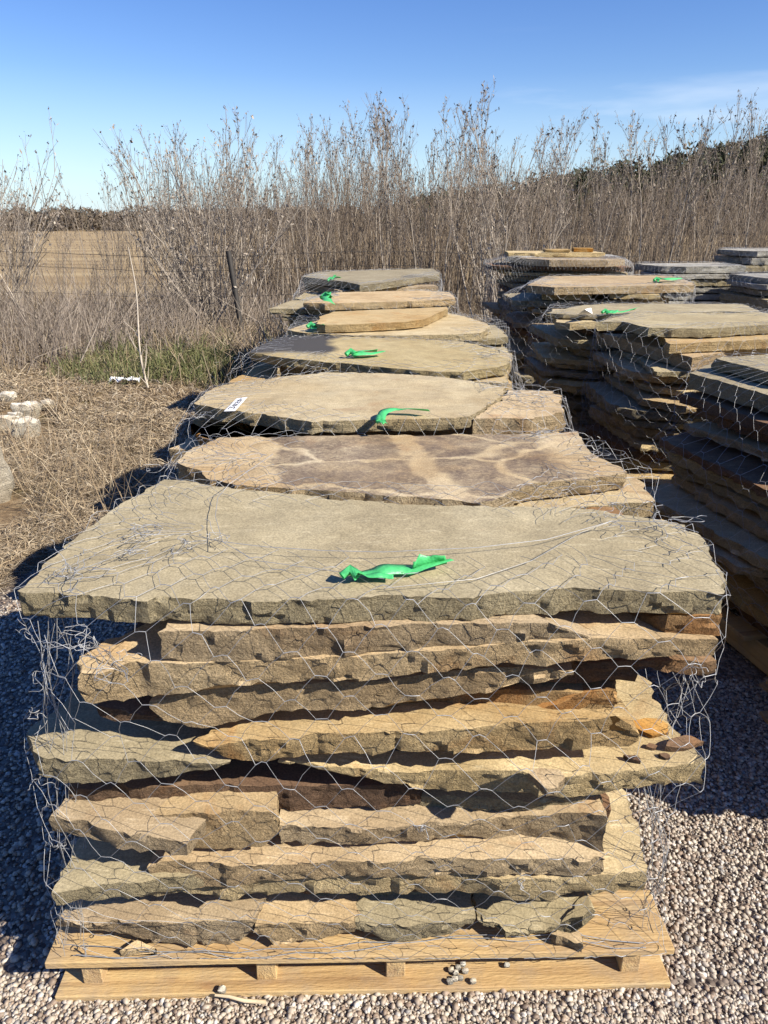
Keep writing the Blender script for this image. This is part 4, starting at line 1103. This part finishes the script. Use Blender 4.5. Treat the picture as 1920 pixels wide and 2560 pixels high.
for i, (x, y, s_) in enumerate(((70, 1040, .10), (20, 1010, .08), (120, 1025, .06), (40, 1055, .05))):
    p = on_z(x, y, .03); stone('rubble_stone', ('largest', 'left', 'right', 'front')[i] + ' piece of pale rubble heaped behind the white rock', 'stone', (p[0], p[1], .07), (s_, s_ * .8, s_ * .8), ROCK, 20 + i * 3.3)
p = on_z(300, 965, .05); stone('rock', 'grey stone sunk in the grass beside the thin dead stalk', 'rock', (p[0] - .35, p[1] - 1.3, .01), (.12, .07, .03), ASH, 31)
for i, (x, y) in enumerate(((300, 848), (372, 845))):
    p = on_z(x, y, .05); stone('rock', ('dark', 'pale')[i] + ' stone among the green weeds near the fence', 'rock', (p[0], p[1], .06), (.17 - i * .06, .12, .10 - i * .03), ASH if i == 0 else ROCK, 41 + i)
# litter
bm = bmesh.new(); p = on_z(313, 961, 0.05)
for i in range(7):
    for j in range(4): bm.verts.new((i * .045 - .13, j * .04 - .06 + .015 * math.sin(i * 2), 0.02 + 0.045 * abs(math.sin(i * 1.7 + j * 2.3))))
bm.verts.ensure_lookup_table()
for i in range(6):
    for j in range(3): bm.faces.new([bm.verts[k] for k in (i * 4 + j, i * 4 + j + 1, i * 4 + j + 5, i * 4 + j + 4)])
o = link_mesh('litter', from_bm(bm, 'litter'), PAPER, loc=(p[0], p[1], .05)); o.modifiers.new('t', 'SOLIDIFY').thickness = .002
tag(o, 'scrap of white plastic litter on the dry grass', 'litter')
# nail
p = on_z(*S1(370, 1535), .128); nl_ = Tubes(8)
nl_.add([(0, 0, -.012), (0.002, 0, .012)], .0016); nl_.add([(0.002, 0, .012), (0.0022, 0, .0145)], .0062)
bmn = nl_.mesh('nail')
tag(link_mesh('nail', bmn, WIRE, loc=(p[0], p[1], .138)), 'bent galvanised nail holding the wire at the left pallet corner', 'nail')
p = on_z(*S1(960, 1690), .02); stone('pebble', 'single white pebble resting on the bottom pallet board', 'pebble', (p[0], p[1], .024), (.009, .008, .007), ROCK, 3, 2)
for i, (x, y) in enumerate(((285, 1650), (305, 1640), (330, 1635), (290, 1600), (320, 1590), (350, 1605), (340, 1575), (385, 1650), (530, 1580), (310, 1612))):
    p = on_z(*S2(x, y), .02)
    o = stone('pebble', 'small loose pebble on the bottom pallet board right of centre', 'pebble', (p[0], p[1], .022), (.007, .006, .005), ROCK if i % 2 else ASH, 60 + i, 2)
    o['group'] = 'pebbles fallen on the pallet board'
T = Tubes(4); p = on_z(*S1(930, 1708), .02); T.add([(0, 0, 0), (.03, -.006, .004), (.06, -.012, .001), (.1, -.016, .003)], .003, .005)
tag(link_mesh('splinter', T.mesh('splinter'), plain('pale_wood', (.62, .5, .32)), loc=(p[0], p[1], .021)), 'pale wood splinter lying by the white pebble on the pallet', 'splinter')

# ------------------------------------------------------------------ far land: field edge woods and the wooded ridge
def leaf_mass(name, spots, mat, leaf, seed, per):
    g = np.random.default_rng(seed)
    Vs = []
    for (x, y, z, rx, rz) in spots:
        n = per
        d = g.normal(size=(n, 3)); d /= np.linalg.norm(d, axis=1)[:, None]
        rad = g.uniform(0.45, 1.05, n) ** 0.6
        c = np.stack([x + d[:, 0] * rx * rad, y + d[:, 1] * rx * rad, z + d[:, 2] * rz * rad], 1)
        t = g.normal(size=(n, 3, 3)) * leaf
        Vs.append((c[:, None, :] + t).reshape(-1, 3))
    V = np.concatenate(Vs)
    V[:, 2] = np.maximum(V[:, 2], 0)
    return tag(link_mesh(name, mesh_np(name, V, np.arange(len(V)).reshape(-1, 3)), mat), kind='stuff')
g = np.random.default_rng(5)
spots = []
for _ in range(420):
    x = g.uniform(-110, 60); y = g.uniform(150, 190); hgt = g.uniform(2.4, 4.6) + max(0, (x + 20) * 0.03)
    spots.append((x, y, hgt * .55, g.uniform(1.8, 3.6), hgt * .55))
leaf_mass('treeline', spots, DARKTREE, 0.26, 8, 190)
spots = []
for _ in range(620):
    x = g.uniform(2, 95); y = g.uniform(95, 135)
    e = max(0, (x - 2)) / 55
    hill = 8.5 * min(1.3, e) ** 1.25
    hgt = g.uniform(3.0, 5.5)
    zc = g.uniform(0, hill) if g.random() < .45 else hill
    spots.append((x, y, zc + hgt * .5, g.uniform(1.6, 3.2), hgt * .55))
leaf_mass('wooded_ridge', spots, EVERG, 0.26, 9, 140)
HV = []
hx_ = np.linspace(0, 140, 30)
for yy, kk in ((108, 0), (128, 1), (190, 1)):
    for x in hx_: HV.append((x, yy, -0.3 + kk * 8.3 * min(1.3, max(0, x - 2) / 55) ** 1.25))
HF = [(j * 30 + i, j * 30 + i + 1, (j + 1) * 30 + i + 1, (j + 1) * 30 + i) for j in range(2) for i in range(29)]
tag(link_mesh('hill', mesh_np('hill', np.array(HV), np.array(HF), True), plain('hill_scrub', (.07, .06, .04), .95, 0, .3, .5)), kind='structure')

# ------------------------------------------------------------------ bare saplings and brush behind the stacks
def path(p, d, L, n, rr, wob=0.12, up=0.08):
    pts = [np.array(p, float)]; d = np.array(d, float); d /= np.linalg.norm(d)
    for _ in range(n):
        d = d + np.array([rr.gauss(0, wob), rr.gauss(0, wob), rr.gauss(0, wob * .5) + up]); d /= np.linalg.norm(d)
        pts.append(pts[-1] + d * L / n)
    return pts
def at_path(pts, t):
    f = t * (len(pts) - 1); i = min(int(f), len(pts) - 2); return pts[i] * (1 - (f - i)) + pts[i + 1] * (f - i), pts[i + 1] - pts[i]
def tuft(T, p, rr, s):
    for _ in range(3):
        c = p + np.array([rr.gauss(0, s), rr.gauss(0, s), rr.gauss(0, s * 1.3)])
        a = np.array([rr.gauss(0, 1), rr.gauss(0, 1), rr.gauss(0, 1)]) * s * .55; b = np.array([rr.gauss(0, 1), rr.gauss(0, 1), rr.gauss(0, 1.6)]) * s * .8
        T.quads([c - a, c - b, c + a, c + b], [(0, 1, 2, 3)])
def sapling_meshes(seed, h, lean=0.05, spread=0.45, nb=16, r=0.011, tufts=1.0, first=0.28):
    rr = random.Random(seed)
    st = path((0, 0, -.03), (rr.gauss(0, lean), rr.gauss(0, lean), 1), h, 9, rr, 0.05, 0.03)
    T = Tubes(4); T.add(st, r, r * .25)
    C = Tubes(3)
    for i in range(nb):
        t = first + (0.97 - first) * (i + rr.random()) / nb
        p, d = at_path(st, t)
        az = rr.uniform(0, 6.28)
        d = d / np.linalg.norm(d) + np.array([math.cos(az), math.sin(az), 0]) * spread * rr.uniform(.6, 1.4)
        L = h * (0.36 * (1 - t) + 0.09) * rr.uniform(.6, 1.2)
        br = path(p, d, L, 4, rr, .10, .09)
        C.add(br, r * .45 * (1.1 - t * .6), r * .14)
        for k in range(rr.choice((3, 4, 5))):
            q, dd = at_path(br, rr.uniform(.25, .95))
            dd = dd / np.linalg.norm(dd) + np.array([rr.gauss(0, .35), rr.gauss(0, .35), rr.gauss(.1, .3)])
            tw = path(q, dd, L * rr.uniform(.25, .55), 2, rr, .12, .08)
            C.add(tw, r * .2, r * .1)
            if rr.random() < tufts * (0.15 + .4 * t):
                for m in (.6, 1.0): tuft(C, at_path(tw, m * .999)[0], rr, .011)
        if rr.random() < tufts * .7: tuft(C, br[-1], rr, .013)
    for m in (.93, .99): tuft(C, at_path(st, m)[0], rr, .013)
    return T.mesh('trunk'), C.mesh('crown')
kinds = [('pale straight sapling', 3.3, .05, .35, 20, .013, .9), ('slim whip-like sapling', 2.9, .06, .28, 13, .009, .8), ('tall feathery sapling', 3.6, .06, .42, 24, .014, 1.0), ('brown twiggy sapling', 2.6, .12, .55, 18, .010, .7),
         ('leaning bare sapling', 3.0, .25, .45, 15, .011, .8), ('slender grey sapling', 3.2, .05, .32, 16, .010, 1.0), ('forked bushy sapling', 2.8, .1, .6, 24, .012, .9), ('short dead sapling', 2.1, .15, .5, 13, .009, .3),
         ('tall thin sapling', 3.7, .04, .28, 18, .012, 1.0)]
protos = []
for i, (nm, h, ln, sp, nb, r, tf) in enumerate(kinds):
    a_, c_ = sapling_meshes(300 + i * 7, h, ln, sp, nb, r, tf)
    a_.materials.append(BARK); c_.materials.append(TWIG)
    protos.append((nm, h, a_, c_))
GS = 'bare saplings in the thicket behind the stacks'
def skyline(X, Y):
    """height of the thicket's top across the view"""
    s = X / Y
    return float(np.interp(s, [-.52, -.46, -.42, -.36, -.28, -.22, -.12, -.05, 0, .06, .12, .2, .3, .4, .52], [.075, .055, .03, .06, .10, .12, .115, .135, .15, .13, .15, .115, .115, .125, .12]))
def place(k, X, Y, sc_, label=None):
    nm, h, a_, c_ = protos[k]
    root = empty('sapling', (X, Y, ground_z(X, Y)), random.uniform(0, 6.28))
    root.scale = (sc_ * random.uniform(.9, 1.1), sc_ * random.uniform(.9, 1.1), sc_)
    sx = X / Y
    where = 'far to the left by the open field' if sx < -.3 else 'left behind the broad bush' if sx < -.16 else 'straight behind the left row of stacks' if sx < .06 else 'behind the gap between the rows' if sx < .16 else 'behind the right row of stacks' if sx < .36 else 'at the far right behind the grey stacks'
    where = ('in front, ' if Y < 11.5 else 'deep in the thicket, ') + where
    tag(root, label or f'{nm} {where}', 'tree', GS)
    link_mesh('trunk', a_, None, root); link_mesh('crown', c_, None, root)
    return root
random.seed(21)
cnt = 0
while cnt < 240:
    Y = 9.4 + 6.5 * random.random() ** 1.1
    X = random.uniform(-0.56, 0.56) * Y
    s_ = X / Y
    if -.46 < s_ < -.30 and random.random() < .25: continue
    
    if Y < 10.5 and X > 2.7: continue
    target = CAM_H + skyline(X, Y) * Y
    k = random.randrange(9)
    hh = target * random.uniform(.62, 1.03) * (random.uniform(.6, 1.0) if -.46 < s_ < -.30 else 1)
    sc_ = min(1.35, max(.38, hh / protos[k][1]))
    place(k, X, Y, sc_)
    cnt += 1

# the broad bush left of centre and the one at the left edge: many stems from one root
def bush(X, Y, h, n, lean, label, seed):
    rr = random.Random(seed)
    root = empty('bush', (X, Y, ground_z(X, Y)))
    tag(root, label, 'bush')
    for i in range(n):
        az = rr.uniform(0, 6.28)
        l = rr.uniform(.05, lean)
        T = Tubes(3)
        L = h * rr.uniform(.6, 1.05)
        st = path((0, 0, 0), (math.cos(az) * l, math.sin(az) * l, 1), L, 7, rr, .06, .04)
        T.add(st, .011, .003)
        for b_ in range(11):
            t = rr.uniform(.2, .97); p, d = at_path(st, t)
            a2 = rr.uniform(0, 6.28)
            br = path(p, d / np.linalg.norm(d) + np.array([math.cos(a2), math.sin(a2), 0]) * .45, L * rr.uniform(.12, .32), 3, rr, .1, .08)
            T.add(br, .005, .0018)
            for k in range(3):
                q, dd = at_path(br, rr.uniform(.3, .95))
                tw = path(q, dd / np.linalg.norm(dd) + np.array([rr.gauss(0, .4), rr.gauss(0, .4), .1]), L * .09, 2, rr, .1, .05)
                T.add(tw, .0026, .0014)
                tuft(T, at_path(tw, .999)[0], rr, .011)
        link_mesh('stem', T.mesh('stem'), BARK, root, (rr.gauss(0, .1), rr.gauss(0, .1), 0))
bush(-2.15, 9.7, 2.15, 22, 1.0, 'broad bare bush with pale spreading stems left of the stone rows', 5)
bush(-2.9, 11.2, 2.15, 15, .8, 'bare bush standing just behind the broad spreading bush', 6)
bush(-4.95, 9.6, 2.6, 24, .8, 'dense bare bush at the left frame edge', 7)
bush(-4.9, 8.0, 1.7, 12, .9, 'low twiggy bush before the dense one at the left edge', 8)
bush(1.35, 9.5, 2.2, 8, .9, 'bare forked bush between the two rows of stacks', 9)

# the thicket proper: thousands of stems too many to count
def thicket():
    T = Tubes(3)
    rr = random.Random(99)
    n = 0
    while n < 2900:
        Y = rr.uniform(10.8, 19); X = rr.uniform(-.62, .62) * Y
        s_ = X / Y
        if s_ < -.27: continue
        if s_ < -.16 and rr.random() < .5: continue
        h = (CAM_H + skyline(X, Y) * Y) * rr.uniform(.32, .72)
        st = path((X, Y, -.03), (rr.gauss(0, .09), rr.gauss(0, .09), 1), h, 4, rr, .05, .02)
        T.add(st, rr.uniform(.004, .009), .002)
        for b_ in range(6):
            p, d = at_path(st, rr.uniform(.25, .97)); az = rr.uniform(0, 6.28)
            br = path(p, d / np.linalg.norm(d) + np.array([math.cos(az), math.sin(az), 0]) * .45, h * rr.uniform(.08, .24), 2, rr, .1, .08)
            T.add(br, .003, .0015)
        n += 1
    return T.mesh('thicket')
tag(link_mesh('thicket', thicket(), BRUSH), kind='stuff')
def brush_mass(name, n, area, hmax, mat, seed, lean=.8):
    g = np.random.default_rng(seed)
    T = []
    X = []; 
    while len(X) < n:
        x, y = area(g)
        X.append((x, y))
    X = np.array(X)
    L = g.uniform(.25, 1.0, n) * hmax
    az = g.uniform(0, 6.28, n); ln = g.uniform(0.05, lean, n)
    d = np.stack([np.cos(az) * ln, np.sin(az) * ln, np.ones(n)], 1); d /= np.linalg.norm(d, axis=1)[:, None]
    bend = g.normal(0, .22, (n, 3)) * L[:, None]; bend[:, 2] = -abs(bend[:, 2]) * .6
    p0 = np.stack([X[:, 0], X[:, 1], g.uniform(-.02, .25 * hmax, n)], 1)
    p1 = p0 + d * L[:, None] * .5; p2 = p0 + d * L[:, None] + bend
    w = np.cross(d, np.array([0.2, -1, 0.1])); w /= np.linalg.norm(w, axis=1)[:, None] + 1e-9
    w *= g.uniform(.0018, .0042, n)[:, None]
    V = np.stack([p0 - w, p0 + w, p1 - w * .8, p1 + w * .8, p2 - w * .3, p2 + w * .3], 1).reshape(-1, 3)
    i = np.arange(n)[:, None] * 6
    F = np.concatenate([i + np.array([[0, 1, 3, 2]]), i + np.array([[2, 3, 5, 4]])])
    return tag(link_mesh(name, mesh_np(name, V, F), mat), kind='stuff')
def a_brush(g):
    while True:
        y = g.uniform(7.6, 14); x = g.uniform(-.6, .6) * y
        if x > -1.4 and y < 8.6 and x < 5.6: continue
        if x < -1.0 and noise.noise(Vector((x * .7, y * .7, 2.2))) < (.12 if y < 8.8 else -.12): continue
        if -.5 < x / y < -.33 and y > 13.2: continue
        return x, y
brush_mass('undergrowth', 21000, a_brush, .5, BRUSH, 3, 3.2)
brush_mass('dead_weeds', 10000, a_brush, .5, STRAW, 4, 1.8)
def a_weeds(g):
    while True:
        y = g.uniform(7.0, 11.5); x = g.uniform(-.56, -.12) * y
        if noise.noise(Vector((x * .9, y * .9, 6.6))) > .08: return x, y
brush_mass('tall_weeds', 2600, a_weeds, .95, TWIG, 13, .7)

# ------------------------------------------------------------------ grass
def grass(name, n, area, L0, L1, mat, seed, flat=(0.05, 0.6), wid=(.0012, .003)):
    g = np.random.default_rng(seed)
    XY = np.array([area(g) for _ in range(n)])
    z = np.array([ground_z(x, y) for x, y in XY])
    L = g.uniform(L0, L1, n); az = g.uniform(0, 6.28, n); el = g.uniform(*flat, n)
    d = np.stack([np.cos(az), np.sin(az), np.zeros(n)], 1)
    cl = np.array([0.5 + 0.5 * noise.noise(Vector((x * 4, y * 4, seed))) for x, y in XY])
    p0 = np.stack([XY[:, 0], XY[:, 1], z + g.uniform(0, .05, n) * cl], 1)
    p1 = p0 + d * (L * .45)[:, None]; p1[:, 2] += L * el * .7
    curl_ = g.normal(0, .22, (n, 2)) * L[:, None]
    p2 = p0 + d * (L * .95)[:, None]; p2[:, :2] += curl_; p2[:, 2] += L * el * g.uniform(.2, 1.1, n)
    s = np.cross(d, np.array([0, 0, 1.0])); s += g.normal(0, .5, (n, 3)); s /= np.linalg.norm(s, axis=1)[:, None]
    s *= (g.uniform(*wid, n) * np.clip(XY[:, 1] / 4, .9, 2.2))[:, None]
    V = np.stack([p0 - s, p0 + s, p1 - s * .8, p1 + s * .8, p2], 1).reshape(-1, 3)
    i = np.arange(n)[:, None] * 5
    F = np.concatenate([i + np.array([[0, 1, 3]]), i + np.array([[0, 3, 2]]), i + np.array([[2, 3, 4]])])
    return tag(link_mesh(name, mesh_np(name, V, F), mat), kind='stuff')
BARE = [(-2.6, 5.2, .05), (-2.5, 5.0, .03), (-2.1, 3.75, .035), (-2.0, 3.6, .03), (-1.95, 3.45, .02), (-2.85, 5.6, .06), (-2.75, 5.45, .05), (-2.3, 6.85, .05), (-2.25, 6.7, .04)]
def a_grass(g):
    while True:
        y = 2.7 + 8.5 * g.random() ** 1.5; x = g.uniform(-.66, -.03) * y - .35
        if x > -0.95 and y < 8.0: continue
        lim = 2.95 + .25 * noise.noise(Vector((x * 3, 0, 5)))
        if y < lim + (-.25 if x < -1.6 else 0.1): continue
        if any((x - rx) ** 2 + (y - ry) ** 2 < rr2 for rx, ry, rr2 in BARE): continue
        if noise.noise(Vector((x * .55 + 3.3, y * .55, 1.7))) > .25 and g.random() < .55 and y > 5: continue
        return x, y
grass('dry_grass', 140000, a_grass, .04, .14, STRAW, 31, (.02, .5))
def a_straw(g):
    while True:
        x, y = a_grass(g)
        if noise.noise(Vector((x * 1.1, y * 1.1, 4.4))) > .0: return x, y
grass('tall_straw', 1800, a_straw, .15, .38, STRAW, 33, (.5, 1.6), (.001, .0022))
gp = on_z(500, 940, 0)
def a_green(g):
    while True:
        if g.random() < .35:
            x = gp[0] + g.normal(0, .3) + .1; y = gp[1] + g.normal(0, .3)
        else:
            y = g.uniform(6.6, 10.2); x = g.uniform(-.5, -.1) * y
            if noise.noise(Vector((x * .8 + 3.3, y * .6, 1.7))) < .12: continue
        if x > -.95 and y < 8: continue
        return x, y
grass('green_grass', 6500, a_green, .06, .18, GREENG, 37, (.5, 1.8), (.0014, .003))

# dead stalks in the grass
def stalk(px, py, h, lean, label, seed, col=BARK):
    rr = random.Random(seed); p = on_z(px, py, 0)
    T = Tubes(4); st = path((0, 0, 0), (lean, .05, 1), h, 8, rr, .06, .02); T.add(st, .011, .003)
    for i in range(9):
        q, d = at_path(st, rr.uniform(.05, .45)); az = rr.uniform(0, 6.28)
        T.add(path(q, d / np.linalg.norm(d) + np.array([math.cos(az), math.sin(az), 0]) * .7, h * rr.uniform(.1, .22), 3, rr, .15, .05), .004, .0015)
    tag(link_mesh('dead_stalk', T.mesh('dead_stalk'), col, loc=(p[0], p[1], 0)), label, 'plant')
PALEB = plain('bleached_stem', (.46, .40, .32), .8)
stalk(376, 990, 1.25, -.22, 'single bleached dead stalk leaning left in the grass', 3, PALEB)
stalk(100, 860, 1.3, -.25, 'pale bare stem leaning left near the left frame edge', 5, PALEB)
stalk(240, 890, .7, .4, 'short brown dead stalk bent right in the dry grass', 6)
stalk(190, 930, .6, .5, 'low broken stalk lying over the dry grass', 8)

# wire fence along the thicket
fr = empty('wire_fence', (0, 9.3, 0)); tag(fr, 'old barbed wire fence on dark steel posts before the thicket', 'fence')
for x in (-5.75, -1.72, 2.3):
    T = Tubes(4); ln = random.uniform(-.05, .05) if x != -1.72 else -.12
    T.add([(0, 0, -.1), (ln * .5, 0, .55), (ln, 0, 1.12)], .034 if x == -1.72 else .022)
    link_mesh('post', T.mesh('post'), STEEL, fr, (x, 0.04 * random.uniform(-1, 1), 0))
for z in (.35, .62, .92, 1.08):
    T = Tubes(3); pts = []
    x = -6.4
    while x < 3.2:
        pts.append((x, .03 * math.sin(x), z + .03 * math.cos(x * 1.3) + random.uniform(-.006, .006))); x += .12
    T.add(pts, .003)
    link_mesh('strand', T.mesh('strand'), STEEL, fr)
